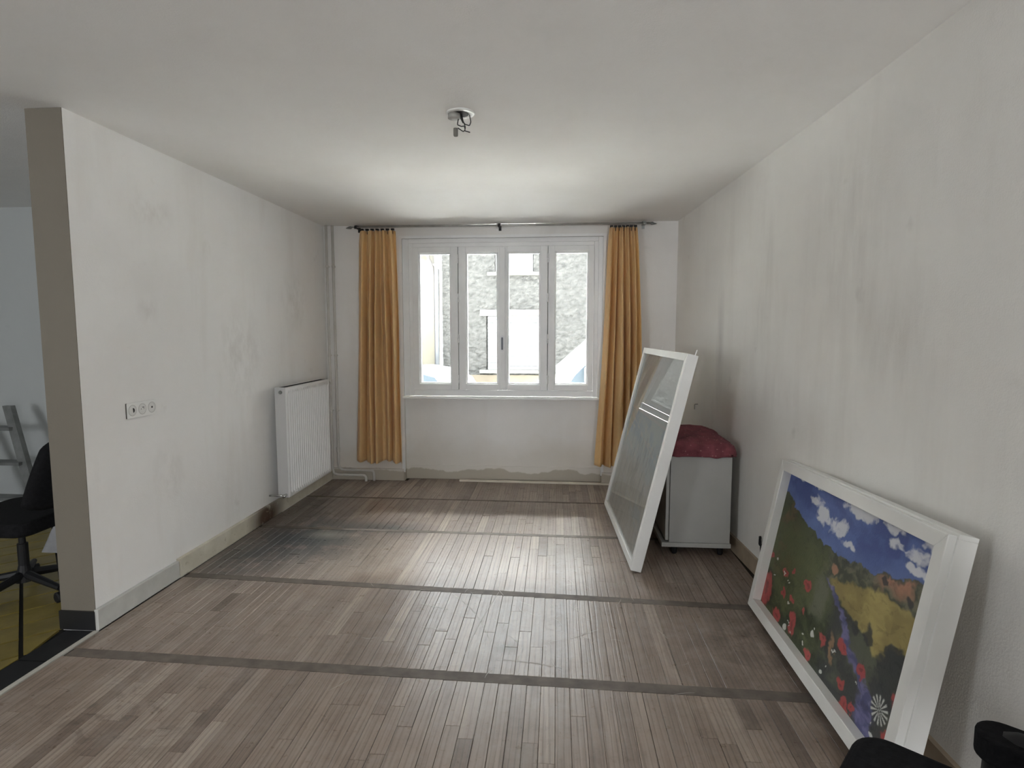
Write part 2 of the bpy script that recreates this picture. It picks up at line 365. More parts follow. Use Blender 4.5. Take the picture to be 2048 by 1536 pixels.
# skirtings
mb = MB(); mb.box(XL, XL + 0.022, YJ - 0.012, 3.058, 0.0, 0.102); o = struct(mb.build('baseboard_left', M_skirt_grey, bevel=0.003), 'grey painted skirting of the left wall')
mb = MB(); mb.box(XL, XL + 0.026, 3.062, YB, 0.0, 0.112); struct(mb.build('baseboard_left_far', M_skirt, bevel=0.003), 'cream painted skirting with a rusty brown stain')
mb = MB(); mb.box(XL - 0.178, XL + 0.004, YJ - 0.016, YJ - 0.0045, 0.0, 0.092); struct(mb.build('baseboard_jamb', plain('black_tile_glaze', (0.012, 0.012, 0.013), 0.35)), 'black tile plinth on the wall end')
mb = MB()
for (x0, y0), (x1, y1) in zip(RW[1:-1], RW[2:]):
    mb.add([(x0, y0, 0), (x1, y1, 0), (x1 - 0.018, y1, 0), (x0 - 0.018, y0, 0), (x0, y0, 0.10), (x1, y1, 0.10), (x1 - 0.018, y1, 0.10), (x0 - 0.018, y0, 0.10)],
           [(0, 1, 2, 3), (7, 6, 5, 4), (0, 4, 5, 1), (1, 5, 6, 2), (2, 6, 7, 3), (3, 7, 4, 0)])
struct(mb.build('baseboard_right', plain('skirting_brown', (0.36, 0.29, 0.21), 0.6, var=0.2, scale=6)))
mb = MB(); mb.box(XL + 0.03, -1.47, YB - 0.02, YB, 0, 0.112); mb.box(0.43, 1.08, YB - 0.02, YB, 0, 0.112); mb.box(-1.466, 0.426, YN - 0.012, YN, 0, 0.137)
struct(mb.build('baseboard_back', M_back, bevel=0.002))
# corner beads at the niche edges
mb = MB(); mb.box(-1.486, -1.458, YB - 0.006, YB - 0.0005, 0.08, 2.33); mb.box(-1.4578, 0.418, YB - 0.006, YB - 0.0005, 2.305, 2.33); mb.box(0.4182, 0.446, YB - 0.006, YB - 0.0005, 0.08, 2.33)
struct(mb.build('trim_2', M_paint), 'thin white trim framing the window niche')

# ------------------------------------------------------------------ floor: strips of wood, cross strips, scratches
mb = MB(); mb.box(XL + 0.02, 1.28, -1.8, YN, -0.15, -0.006); floor = struct(mb.build('floor', M_gap))
STR = [((-2.2, 0.62), (1.25, 0.58)), ((-2.2, 1.43), (1.25, 1.38)), ((-2.2, 2.281), (1.25, 2.198)), ((-2.2, 3.105), (1.22, 2.935)), ((-2.2, 3.955), (1.2, 3.905)), ((-2.2, 4.74), (1.1, 4.715))]
SW = [0.05, 0.055, 0.062, 0.055, 0.040, 0.028]
def sy(k, x):
    (x0, y0), (x1, y1) = STR[k]; return y0 + (y1 - y0) * (x - x0) / (x1 - x0)
boards = []
BW = 0.0575; x = XL + 0.028; ci = 0
while x < 1.262:
    x1 = min(x + BW, 1.266)
    xm = (x + x1) / 2
    bounds = [(-1.8, sy(0, xm) - SW[0] / 2)] + [(sy(k, xm) + SW[k] / 2, sy(k + 1, xm) - SW[k + 1] / 2) for k in range(len(STR) - 1)] + [(sy(5, xm) + SW[5] / 2, (YN - 0.013) if -1.46 < xm < 0.42 else YB - 0.021)]
    for a, b in bounds:
        y = a
        while y < b - 0.02:
            L = R.choice((0.22, 0.34, 0.45, 0.6, 0.8, 0.95)) * R.uniform(0.85, 1.15)
            ye = min(b, y + L)
            if b - ye < 0.14: ye = b
            if xm + BW / 2 < rwx(min(max(ye, -1.7), 5.7)) - 0.012: boards.append((x, x1, y, ye))
            y = ye
    x = x1; ci += 1
G = 0.0007
def board_mesh(b, cent):
    x0, x1, y0, y1 = b; z = R.uniform(-0.0007, 0.0006); tl = R.uniform(-0.0004, 0.0004)
    gx = G * R.choice((0.6, 0.8, 1.0, 1.8)); x0 += G * 0.6; x1 -= gx; y0 += G; y1 -= G; c = 0.0010
    cx, cy = ((x0 + x1) / 2, (y0 + y1) / 2) if cent else (0, 0)
    v = [(x0 - cx, y0 - cy, -0.006), (x1 - cx, y0 - cy, -0.006), (x1 - cx, y1 - cy, -0.006), (x0 - cx, y1 - cy, -0.006),
         (x0 - cx, y0 - cy, z - c), (x1 - cx, y0 - cy, z - c), (x1 - cx, y1 - cy, z - c), (x0 - cx, y1 - cy, z - c),
         (x0 + c - cx, y0 + c - cy, z + tl), (x1 - c - cx, y0 + c - cy, z), (x1 - c - cx, y1 - c - cy, z), (x0 + c - cx, y1 - c - cy, z + tl)]
    f = [(8, 9, 10, 11)] + [(i, (i + 1) % 4, 4 + (i + 1) % 4, 4 + i) for i in range(4)] + [(4 + i, 4 + (i + 1) % 4, 8 + (i + 1) % 4, 8 + i) for i in range(4)]
    return v, f, (cx, cy)
def parea(b):
    x0, x1, y0, y1 = b; q = [proj((x_, y_, 0)) for x_, y_ in ((x0, y0), (x1, y0), (x1, y1), (x0, y1))]
    if any(p is None for p in q): return 0
    mx = sum(p[0] for p in q) / 4; my = sum(p[1] for p in q) / 4
    if not (0 < mx < 2048 and 0 < my < 1536): return 0
    return abs(sum(q[i][0] * q[(i + 1) % 4][1] - q[(i + 1) % 4][0] * q[i][1] for i in range(4))) / 2
boards.sort(key=parea, reverse=True)
def tone(): return min(1, max(0, R.gauss(0.5, 0.17) + (R.random() < 0.06) * R.choice((-0.3, 0.3))))
def set_tone(me, vals):
    a = me.attributes.new('tone', 'FLOAT', 'FACE'); a.data.foreach_set('value', vals)
for b in boards[:300]:
    v, f, (cx, cy) = board_mesh(b, True)
    me = bpy.data.meshes.new('floorboard'); me.from_pydata(v, [], f); me.update(); me.materials.append(M_floor); set_tone(me, [tone()] * len(f))
    o = bpy.data.objects.new('floorboard', me); col.objects.link(o); o.location = (cx, cy, 0); o.parent = floor
mb = MB(); tv = []
for b in boards[300:]:
    v, f, _ = board_mesh(b, False); mb.add(v, f); tv += [tone()] * len(f)
o = mb.build('floorboards', M_floor, floor); set_tone(o.data, tv); o['kind'] = 'stuff'
for k in range(len(STR)):
    (x0, y0), (x1, y1) = STR[k]; w = SW[k] / 2 - G
    mb = MB(); xe = min(x1, rwx(y1) - 0.02)
    ye = sy(k, xe); mb.add([(x0 + 0.03, y0 - w, -0.006), (xe, ye - w, -0.006), (xe, ye + w, -0.006), (x0 + 0.03, y0 + w, -0.006), (x0 + 0.03, y0 - w, 0.0004), (xe, ye - w, 0.0004), (xe, ye + w, 0.0004), (x0 + 0.03, y0 + w, 0.0004)],
           [(4, 5, 6, 7), (0, 1, 5, 4), (1, 2, 6, 5), (2, 3, 7, 6), (3, 0, 4, 7)])
    mb.build('cross_strip', M_strip, floor)
mb = MB()
def scratch(p, q, w, bend=0.0):
    p = Vector(p); q = Vector(q); t = (q - p); n = Vector((-t.y, t.x)).normalized(); k = 9; base = len(mb.v)
    for i in range(k + 1):
        s = i / k; c = p + t * s + n * (bend * math.sin(PI * s)); ww = w * (0.35 + 0.65 * math.sin(PI * min(max(s, .06), .94)))
        mb.v += [(c.x - n.x * ww, c.y - n.y * ww, 0.0011), (c.x + n.x * ww, c.y + n.y * ww, 0.0011)]
    for i in range(k): mb.f.append((base + 2 * i, base + 2 * i + 2, base + 2 * i + 3, base + 2 * i + 1))
scratch((-0.56, 2.98), (-0.30, 2.52), 0.0016, 0.03); scratch((-0.31, 3.02), (-0.40, 2.40), 0.0020, -0.01); scratch((-0.33, 3.08), (-0.28, 2.98), 0.0015)
scratch((0.06, 2.56), (0.21, 2.66), 0.0018); scratch((-0.25, 2.37), (0.03, 2.33), 0.0018, 0.01); scratch((-0.72, 2.86), (-0.55, 2.80), 0.0016); scratch((-0.65, 2.62), (-0.52, 2.60), 0.0016)
for i in range(70):
    a = (R.gauss(-0.25, 0.45), R.gauss(2.75, 0.35)); an = R.uniform(0, PI); L = R.uniform(0.02, 0.11)
    scratch(a, (a[0] + L * math.cos(an), a[1] + L * math.sin(an)), R.uniform(0.0005, 0.0011), R.uniform(-.01, .01))
o = mb.build('scratch_marks', M_scratch, floor); o['kind'] = 'stuff'
# threshold edge and annex floor
mb = MB(); mb.box(XL - 0.0, XL + 0.024, -1.8, YJ - 0.017, -0.05, 0.002); struct(mb.build('trim_3', plain('threshold_putty', (0.50, 0.48, 0.43), 0.6, var=0.15, scale=12)), 'pale threshold edging along the wooden floor')
mb = MB(); mb.box(-5.2, XL, -1.8, 4.35, -0.15, -0.012); fa = struct(mb.build('floor_annex', plain('tile_joint', (0.012, 0.012, 0.012), 0.8)), 'tiled floor of the next room')
M_ytile = plain('olive_yellow_tile', (0.22, 0.17, 0.045), 0.35, var=0.25, scale=7)
M_btile = plain('black_floor_tile', (0.013, 0.013, 0.014), 0.4)
y = 4.3
for k in range(9):
    y0 = 2.205 - 0.36 * (k - 3); y1 = y0 - 0.36
    mb = MB(); mb.box(XL - 0.140, XL - 0.0015, y1 + 0.003, min(y0, YJ - 0.02) - 0.003, -0.012, -0.002)
    if y1 + 0.01 < YJ - 0.02: mb.build('border_tile', M_btile, fa)
def clip(poly, f):
    out = []
    for i in range(len(poly)):
        a, b = poly[i], poly[(i + 1) % len(poly)]; fa_, fb_ = f(a), f(b)
        if fa_ <= 0: out.append(a)
        if fa_ * fb_ < 0: s = fa_ / (fa_ - fb_); out.append((a[0] + (b[0] - a[0]) * s, a[1] + (b[1] - a[1]) * s))
    return out
TS = 0.247; g = 0.012
for i in range(-40, 40):
    for j in range(-40, 40):
        a0, a1 = -0.13 + i * TS + g, -0.13 + (i + 1) * TS - g; b0, b1 = -4.865 + j * TS + g, -4.865 + (j + 1) * TS - g
        P = [((a + b) / 2, (a - b) / 2) for a, b in ((a0, b0), (a0, b1), (a1, b1), (a1, b0))]
        cx = sum(p[0] for p in P) / 4; cy = sum(p[1] for p in P) / 4
        if not (-3.9 < cx < -2.2 and 1.7 < cy < 4.3): continue
        lim = XL - 0.146
        P = clip(P, lambda p: p[0] - (lim if p[1] < YJ else XL - 0.19))
        P = clip(P, lambda p: p[1] - 4.345)
        if len(P) < 3: continue
        ar = sum(P[k][0] * P[(k + 1) % len(P)][1] - P[(k + 1) % len(P)][0] * P[k][1] for k in range(len(P))) / 2
        if abs(ar) < 2e-4: continue
        if ar < 0: P = P[::-1]
        mb = MB(); mb.prism(P, 2, -0.012, -0.002); mb.build('floor_tile', M_ytile, fa)

# ------------------------------------------------------------------ window
win = empty_struct('window_1', (-0.52, YN, 0.82), 'white four-leaf casement window in the niche')
ox, oy, oz = win.location
def L3(mb, x0, x1, y0, y1, z0, z1): return mb.box(x0 - ox, x1 - ox, y0 - oy, y1 - oy, z0 - oz, z1 - oz)
FX0, FX1, FZ0, FZ1 = -1.466, 0.426, 0.822, 2.310
mb = MB(); y0, y1 = YN - 0.035, YN + 0.05
L3(mb, FX0, -1.368, y0, y1, FZ0, FZ1); L3(mb, 0.340, FX1, y0, y1, FZ0, FZ1); L3(mb, -1.368, 0.340, y0, y1, FZ0, 0.880); L3(mb, -1.368, 0.340, y0, y1, 2.232, FZ1)
mb.build('frame', M_paint, win, bevel=0.004)
mb = MB(); L3(mb, FX0, -1.405, y0 - 0.012, y0, FZ0, FZ1); L3(mb, 0.377, FX1, y0 - 0.012, y0, FZ0, FZ1); L3(mb, -1.405, 0.377, y0 - 0.012, y0, 2.268, FZ1)
mb.build('cover_strip', M_paint, win, bevel=0.003)
SASH = [(-1.366, -0.936, -1.314, -1.004), (-0.930, -0.5135, -0.862, -0.557), (-0.5125, -0.0905, -0.468, -0.157), (-0.0845, 0.338, -0.025, 0.289)]
ZG0, ZG1, ZS0, ZS1 = 0.938, 2.178, 0.882, 2.230
for k, (a, b, g0, g1) in enumerate(SASH):
    mb = MB(); q0, q1 = YN - 0.050, YN - 0.004
    L3(mb, a, g0, q0, q1, ZS0, ZS1); L3(mb, g1, b, q0, q1, ZS0, ZS1); L3(mb, g0, g1, q0, q1, ZS0, ZG0); L3(mb, g0, g1, q0, q1, ZG1, ZS1)
    s = mb.build('sash', M_paint, win, bevel=0.003)
    mb = MB(); w = 0.014           # glazing beads, sloped towards the pane
    for (A, B, C_, D_) in (((g0, ZG0), (g1, ZG0), (g1 - w, ZG0 + w), (g0 + w, ZG0 + w)), ((g1, ZG0), (g1, ZG1), (g1 - w, ZG1 - w), (g1 - w, ZG0 + w)),
                           ((g1, ZG1), (g0, ZG1), (g0 + w, ZG1 - w), (g1 - w, ZG1 - w)), ((g0, ZG1), (g0, ZG0), (g0 + w, ZG0 + w), (g0 + w, ZG1 - w))):
        P = [(p[0] - ox, (q0 + 0.008 if i < 2 else q0 + 0.026) - oy, p[1] - oz) for i, p in enumerate((A, B, C_, D_))]
        Q = [(p[0], q1 + 0.004 - oy, p[2]) for p in P]
        mb.add(P + Q, [(0, 1, 2, 3), (7, 6, 5, 4), (0, 4, 5, 1), (1, 5, 6, 2), (2, 6, 7, 3), (3, 7, 4, 0)])
    mb.build('glazing_bead', M_paint, s)
    mb = MB(); L3(mb, g0 + 0.004, g1 - 0.004, YN - 0.018, YN - 0.014, ZG0 + 0.004, ZG1 - 0.004); mb.build('pane', M_glass, s)
    if k in (0, 2):
        mb = MB(); L3(mb, b - 0.012, b + 0.018, q1 - 0.002, q1 + 0.022, ZS0, ZS1); mb.build('rebate', M_paint, s)
    if k in (0, 3):
        hx = -0.933 if k == 0 else -0.0875
        for z in (2.118, 1.755, 1.372, 0.985):
            mb = MB(); mb.lathe([(0.004, -0.042), (0.0085, -0.038), (0.0085, -0.001), (0.0075, 0), (0.0085, 0.001), (0.0085, 0.038), (0.004, 0.042)], (hx - ox, q0 - 0.005 - oy, z - oz), n=10); mb.build('hinge', M_paint, s, smooth=True)
    if k == 2:
        mb = MB(); L3(mb, -0.540, -0.486, q0 - 0.016, q0, ZS0 + 0.01, ZS1 - 0.01); mb.build('astragal', M_paint, s, bevel=0.005)
        mb = MB(); P = roundrect(0.030, 0.150, 0.0149, 6); mb.prism([(px - 0.514 - ox, pz + 1.328 - oz) for px, pz in P], 1, q0 - 0.022 - oy, q0 - 0.016 - oy)
        h = mb.build('handle', plain('handle_alu', (0.75, 0.76, 0.78), 0.35, 0.3), s)
        mb = MB(); P = roundrect(0.016, 0.118, 0.0079, 6); mb.prism([(px - 0.514 - ox, pz + 1.326 - oz) for px, pz in P], 1, q0 - 0.034 - oy, q0 - 0.022 - oy); mb.build('lever', plain('handle_dark', (0.16, 0.17, 0.19), 0.4, 0.4), s, bevel=0.003)
mb = MB(); mb.box(-1.466, 0.426, YB - 0.028, YN + 0.0, 0.800, 0.8195); struct(mb.build('trim_4', M_paint, bevel=0.004), 'white inner window sill board')
mb = MB(); mb.box(-1.50, 0.46, YN + 0.06, YO + 0.05, 0.78, 0.815); struct(mb.build('trim_5', plain('outer_sill_stone', (0.5, 0.48, 0.44), 0.8)), 'outer stone window sill')

# ------------------------------------------------------------------ curtains and rail
def curtain(name, label, xt, xb, seed, ztop=2.362, zbot=0.200, yc=5.245, bulge=None):
    t = thing(name, label, 'curtain', ((xb[0] + xb[1]) / 2, yc, zbot), 0, None)
    ox, oy, oz = t.location; rr = random.Random(seed)
    nf = 5.2; ph = rr.uniform(0, 6); wob = [rr.uniform(-1, 1) for _ in range(12)]
    def fn(u, v):
        z = ztop + (zbot - ztop) * v
        e = v ** 0.7
        x0 = xt[0] + (xb[0] - xt[0]) * e; x1 = xt[1] + (xb[1] - xt[1]) * e
        if bulge: x0 += bulge * math.sin(PI * min(1, v * 1.05)) ; 
        uu = u + 0.012 * math.sin(5 * v + 9 * u + ph)
        uw = uu + (0.035 * math.sin(2 * PI * uu * 2.2 + ph) + 0.02 * math.sin(2 * PI * uu * 3.7 + 2 * ph)) * (0.3 + 0.7 * v) * (1 - (2 * u - 1) ** 4)
        a = 0.026 + 0.036 * min(1, v * 2.5)
        f1 = math.sin(2 * PI * nf * uw + ph + 0.8 * math.sin(2 * PI * nf * uw + ph)); f = math.copysign(abs(f1) ** 0.8, f1)
        y = a * f + 0.016 * math.sin(2 * PI * 2.3 * u + 1.3 * ph + 1.5 * v) * v
        if v < 0.10: y += 0.010 * math.sin(2 * PI * nf * 2 * u) * (1 - v / 0.10)
        x = x0 + (x1 - x0) * u + 0.010 * math.cos(2 * PI * nf * uw + ph) * v
        y += 0.004 * math.sin(23 * z + 11 * u) * math.sin(7 * z + 3 * u + ph)
        z += 0.012 * math.sin(2 * PI * 1.5 * u + ph) * (v ** 6)
        return (x - ox, y - oy + yc, z - oz)
    mb = MB(); mb.grid(fn, 130, 70); c = mb.build('cloth', M_curtain, t, smooth=True)
    sm = c.modifiers.new('thick', 'SOLIDIFY'); sm.thickness = 0.0015
    mb = MB(); mb.grid(lambda u, v: tuple(a + b for a, b in zip(fn(u, v * 0.028), (0, -0.0025, 0.0015))), 130, 2); mb.build('header_tape', M_curtain, t, smooth=True)
    n = 7
    for i in range(n):
        u = (i + 0.5) / n; x = xt[0] + (xt[1] - xt[0]) * u - ox
        mb = MB(); mb.tube([(x, 0, ztop - 0.03 - oz), (x, -0.004, ztop + 0.006 - oz), (x, 0.0, ztop + 0.018 - oz), (x, 0.004, ztop + 0.010 - oz)], 0.0028, 6)
        mb.box(x - 0.014, x + 0.014, -0.011, 0.011, ztop + 0.004 - oz, ztop + 0.019 - oz); mb.build('runner', M_blackpl, t)
    return t
curtain('curtain', 'ochre satin curtain hanging beside the heating pipes', (-1.825, -1.490), (-1.905, -1.452), 3)
curtain('curtain', 'ochre satin curtain partly behind the pale framed picture', (0.462, 0.705), (0.362, 0.80), 11, zbot=0.205, bulge=0.02)
t = thing('curtain_rail', 'thin grey metal curtain rail just under the ceiling', 'curtain rail', (-0.54, 5.245, 2.395))
mb = MB(); mb.tube([(-1.36, 0, 0.004), (1.36, 0, -0.002)], 0.0075, 10); mb.build('rail', M_rail, t, smooth=True)
mb = MB(); mb.tube([(-1.30, 0.03, 0.016), (1.39, 0.03, 0.013)], 0.006, 8); mb.build('back_rail', M_rail, t, smooth=True)
for x in (-1.32, 0.01, 1.31):
    mb = MB(); mb.box(x - 0.012, x + 0.012, 0.0, 0.0995, -0.004, 0.020); mb.box(x - 0.012, x + 0.012, 0.093, 0.0995, -0.03, 0.034); mb.lathe([(0.013, -0.012), (0.013, 0.012)], (x, 0, 0.001), (1, 0, 0), 10); mb.build('bracket', M_dark if x < 1 else M_steel, t)
for s in (-1, 1):
    mb = MB(); mb.lathe([(0.0075, 0), (0.013, 0.006), (0.013, 0.016), (0.004, 0.05), (0.001, 0.055)], (s * 1.36, 0, 0.001), (s, 0, -0.12), 10); mb.build('finial', M_steel, t, smooth=True)

# ------------------------------------------------------------------ radiator and pipes
t = thing('radiator', 'white ribbed panel radiator on the left wall', 'radiator', (-2.10, 4.17, 0.155))
RL, RH = 0.835, 0.855; xf, xb_ = 0.045, -0.045
def rib(y):
    m = 0.028
    if y < m or y > RL - m: return 0.0
    ph = ((y - m) / (RL - 2 * m)) * 21
    s = ph % 1.0
    w = 0.5 - 0.5 * math.tanh(3.5 * math.cos(2 * PI * s)) / math.tanh(3.5)
    return -0.022 * w
mb = MB(); ys = [0, 0.006, 0.02] + [0.028 + i * (RL - 0.056) / 240 for i in range(241)] + [RL - 0.02, RL - 0.006, RL]
zs = [0.0, 0.012, 0.030, 0.042, RH - 0.052, RH - 0.040, RH - 0.012, RH]
def radf(i, j):
    y, z = ys[i], zs[j]; k = 1.0 if 3 <= j <= 4 else 0.0
    x = xf + rib(y) * k
    if j in (0, 7) or i in (0, len(ys) - 1): x -= 0.006
    return (x, y, z)
nv = len(ys)
for j in range(8):
    for i in range(nv): mb.v.append(radf(i, j))
for j in range(7):
    for i in range(nv - 1): mb.f.append((j * nv + i, j * nv + i + 1, (j + 1) * nv + i + 1, (j + 1) * nv + i))
mb.build('front_panel', M_enamel, t, smooth=True)
mb = MB(); mb.box(xb_, xb_ + 0.012, 0.006, RL - 0.006, 0.01, RH - 0.01); mb.build('back_panel', M_enamel, t, bevel=0.003)
for y0 in (0.0, RL - 0.003):
    mb = MB(); mb.box(xb_, xf - 0.006, y0, y0 + 0.003, 0.002, RH - 0.002); s = mb.build('side_cover', plain('enamel_side', (0.62, 0.62, 0.62), 0.3), t)
    if y0 == 0:
        mb = MB(); mb.lathe([(0.013, 0.0), (0.015, -0.004), (0.012, -0.012), (0.006, -0.014)], (0.002, 0.0, RH - 0.035), (0, 1, 0), 14); mb.build('bleed_plug', M_steel, s, smooth=True)
mb = MB(); mb.box(xb_, xf - 0.006, 0.003, RL - 0.003, RH - 0.004, RH); mb.build('top_rim', M_enamel, t)
mb = MB()
for i in range(38):
    y0 = 0.03 + i * (RL - 0.06) / 38; mb.box(xb_ + 0.022, xf - 0.022, y0, y0 + 0.010, RH + 0.0002, RH + 0.0016)
mb.build('top_grille', M_dark, t)
mb = MB(); mb.tube([(0.018, -0.002, 0.022), (0.018, -0.030, 0.022)], 0.011, 12); mb.tube([(0.018, -0.020, 0.022), (-0.060, -0.020, 0.020), (-0.108, -0.018, 0.018)], 0.0075, 10); mb.lathe([(0.014, 0), (0.014, 0.016), (0.010, 0.020)], (0.018, -0.030, 0.022), (0, -1, 0), 14)
mb.build('valve', M_chrome, t, smooth=True)
for z in (0.12, 0.72):
    
    for yy in (0.14, 0.66):
        mb = MB(); mb.box(-0.110, xb_, yy, yy + 0.03, z, z + 0.06); mb.build('wall_bracket', M_steel, t)
def bend_path(pts, r=0.03, n=5):
    out = [Vector(pts[0])]
    for i in range(1, len(pts) - 1):
        a, b, c = Vector(pts[i - 1]), Vector(pts[i]), Vector(pts[i + 1])
        p = b + (a - b).normalized() * r; q = b + (c - b).normalized() * r
        for k in range(n + 1):
            s = k / n; out.append((1 - s) ** 2 * p + 2 * s * (1 - s) * b + s * s * q)
    out.append(Vector(pts[-1])); return out
for i, (px, zb, xe, lab) in enumerate(((-2.163, 0.058, -1.826, 'pale painted heating pipe closest to the left corner'), (-2.106, 0.102, -1.756, 'pale painted heating pipe closer to the ochre curtain'))):
    yp = 5.300 if i == 1 else 5.290
    t = thing('heating_pipe', lab, 'pipe', (px, yp, 0)); r = 0.0125
    yo = -0.012 if i == 0 else -0.002
    mb = MB(); mb.tube(bend_path([(0, 0, H - 0.002), (0, 0, zb + 0.03), (0.028, yo, zb), (xe - px, yo, zb), (xe - px, yo - (0.012 if i == 0 else 0.004), 0.0)], 0.042), r, 12); mb.build('tube', M_pipe, t, smooth=True)
    for z in (1.212, 0.678, 2.05):
        mb = MB(); mb.lathe([(0.0165, -0.009), (0.0165, 0.009)], (0, 0, z), n=12); mb.box(-0.004, 0.004, 0.01, YB - yp - 0.0005, z - 0.005, z + 0.005); mb.build('clip', M_pipe, t)
    zt = 0.955 if i == 0 else 0.30
    mb = MB(); mb.lathe([(0.017, -0.025), (0.017, 0.025)], (0, 0, zt), n=12)
    yr = 5.008 - yp
    if i == 0: mb.tube([(0, 0, zt), (0.0, yr * 0.5, zt), (0.06, yr * 0.62, zt), (0.066, yr, zt)], 0.011, 10)
    mb.build('tee', M_pipe, t, smooth=False)

# ------------------------------------------------------------------ socket plate on the left wall
t = thing('socket_plate', 'white triple wall socket plate with two outlets and an aerial socket', 'wall socket', (XL, 2.851, 1.025))
P = roundrect(0.219, 0.081, 0.004, 3)
mb = MB(); mb.prism(P, 0, 0.0072, 0.0095); mb.build('plate', M_plastic, t, bevel=0.001)
mb = MB(); mb.prism(roundrect(0.217, 0.079, 0.003, 3), 0, 0.0003, 0.0071); mb.build('edge_shade', plain('socket_edge_shade', (0.10, 0.095, 0.085), 0.6), t)  # dark slab stands in for the shade on the plate's side edge
for k, y in enumerate((-0.071, 0.0, 0.071)):
    mb = MB(); mb.lathe([(0.0275, 0.0095), (0.0275, 0.0102), (0.0255, 0.0108), (0.0235, 0.0106), (0.0225, 0.0098)], (0, y, 0), (1, 0, 0), 28); s = mb.build('outlet', plain('outlet_plastic', (0.70, 0.70, 0.68), 0.4), t, smooth=False)
    mb = MB()
    if k == 0:
        mb.prism([(y + 0.003 + 0.013 * math.cos(a) - 0.002, 0.013 * math.sin(a)) for a in [math.radians(q) for q in range(-80, 91, 10)]], 0, 0.0104, 0.0110)
    elif k == 1:
        for q in (-0.0095, 0.0095): mb.lathe([(0.0028, 0.0104), (0.0028, 0.0110)], (0, y + q, 0), (1, 0, 0), 10)
        mb.lathe([(0.0024, 0.0104), (0.0024, 0.020)], (0, y, 0.009), (1, 0, 0), 10)
    else: mb.lathe([(0.0055, 0.0104), (0.0055, 0.0110)], (0, y, 0.001), (1, 0, 0), 14)
    mb.build('socket_hole', M_dark if k != 1 else plain('pin_grey', (0.2, 0.2, 0.2), 0.4), s)
mb = MB()
for k, y in enumerate((-0.071, 0.0, 0.071)):
    for a in range(28):
        a0, a1 = 2 * PI * a / 28, 2 * PI * (a + 1) / 28
        mb.add([(0.0098, y + r * math.cos(q), r * math.sin(q)) for q in (a0, a1) for r in (0.0278, 0.0292)], [(0, 1, 3, 2)])
mb.build('outlet_rim', plain('rim_grey', (0.30, 0.29, 0.27), 0.5), t)

# ------------------------------------------------------------------ bare ceiling outlet
t = thing('ceiling_outlet', 'bare ceiling lamp outlet with loose black wires and connector', 'ceiling outlet', (-0.446, 2.68, H))
mb = MB(); mb.lathe([(0.066, -0.0003), (0.066, -0.004), (0.058, -0.006), (0.040, -0.006), (0.036, -0.002)], n=28); mb.build('rose', M_plastic, t, smooth=True)
mb = MB(); mb.lathe([(0.037, -0.0062), (0.034, -0.0066)], n=20); mb.build('hole', M_dark, t)
mb = MB(); mb.lathe([(0.030, 0), (0.030, -0.018), (0.012, -0.024)], (-0.030, 0.0, -0.006), n=16); mb.build('cap', plain('cap_grey', (0.35, 0.34, 0.31), 0.5), t, smooth=True)
M_wire = plain('wire_black', (0.015, 0.015, 0.014), 0.5)
for pts in ([(0.0, 0, -0.006), (0.006, -0.004, -0.030), (0.018, 0, -0.050), (0.040, 0, -0.058), (0.046, 0.004, -0.040), (0.040, 0.004, -0.008)],
            [(-0.004, 0.004, -0.006), (-0.012, 0, -0.030), (-0.016, 0, -0.052), (0.004, -0.004, -0.062), (0.016, 0, -0.058), (0.020, 0, -0.076), (0.012, 0, -0.084), (-0.014, 0, -0.066)],
            [(0.004, 0.002, -0.006), (0.010, 0.0, -0.034), (0.022, -0.004, -0.064), (0.018, 0, -0.080), (0.042, 0.004, -0.086)],
            [(0.0, -0.004, -0.006), (0.002, -0.002, -0.024), (0.012, 0.002, -0.044)]):
    P = bend_path(pts, 0.005, 3); mb = MB(); mb.tube(P, 0.0024 if len(pts) > 4 else 0.0045, 7); mb.build('wire', M_wire, t, smooth=True)
mb = MB(); mb.box(-0.034, -0.014, -0.009, 0.009, -0.104, -0.066); mb.build('connector', plain('connector_grey', (0.16, 0.15, 0.13), 0.5), t, bevel=0.005)

# ------------------------------------------------------------------ pictures
def mix3(a, b, k): k = np.clip(k, 0, 1)[..., None]; return a * (1 - k) + b * k
def sstep(a, b, x): q = np.clip((x - a) / (b - a), 0, 1); return q * q * (3 - 2 * q)
def fnoise(U, V, sx, sy, seed, octs=4):
    rng = np.random.RandomState(seed); out = np.zeros_like(U); amp = 1.0; tot = 0
    for o_ in range(octs):
        nx, ny = int(sx * 2 ** o_) + 3, int(sy * 2 ** o_) + 3; g_ = rng.rand(ny, nx)
        x = np.clip(U, 0, 1) * (nx - 2); y = np.clip(V, 0, 1) * (ny - 2); i = x.astype(int); j = y.astype(int); fx = x - i; fy = y - j
        fx = fx * fx * (3 - 2 * fx); fy = fy * fy * (3 - 2 * fy)
        i2 = np.minimum(i + 1, nx - 1); j2 = np.minimum(j + 1, ny - 1)
        out += amp * ((g_[j, i] * (1 - fx) + g_[j, i2] * fx) * (1 - fy) + (g_[j2, i] * (1 - fx) + g_[j2, i2] * fx) * fy); tot += amp; amp *= 0.55
    return out / tot
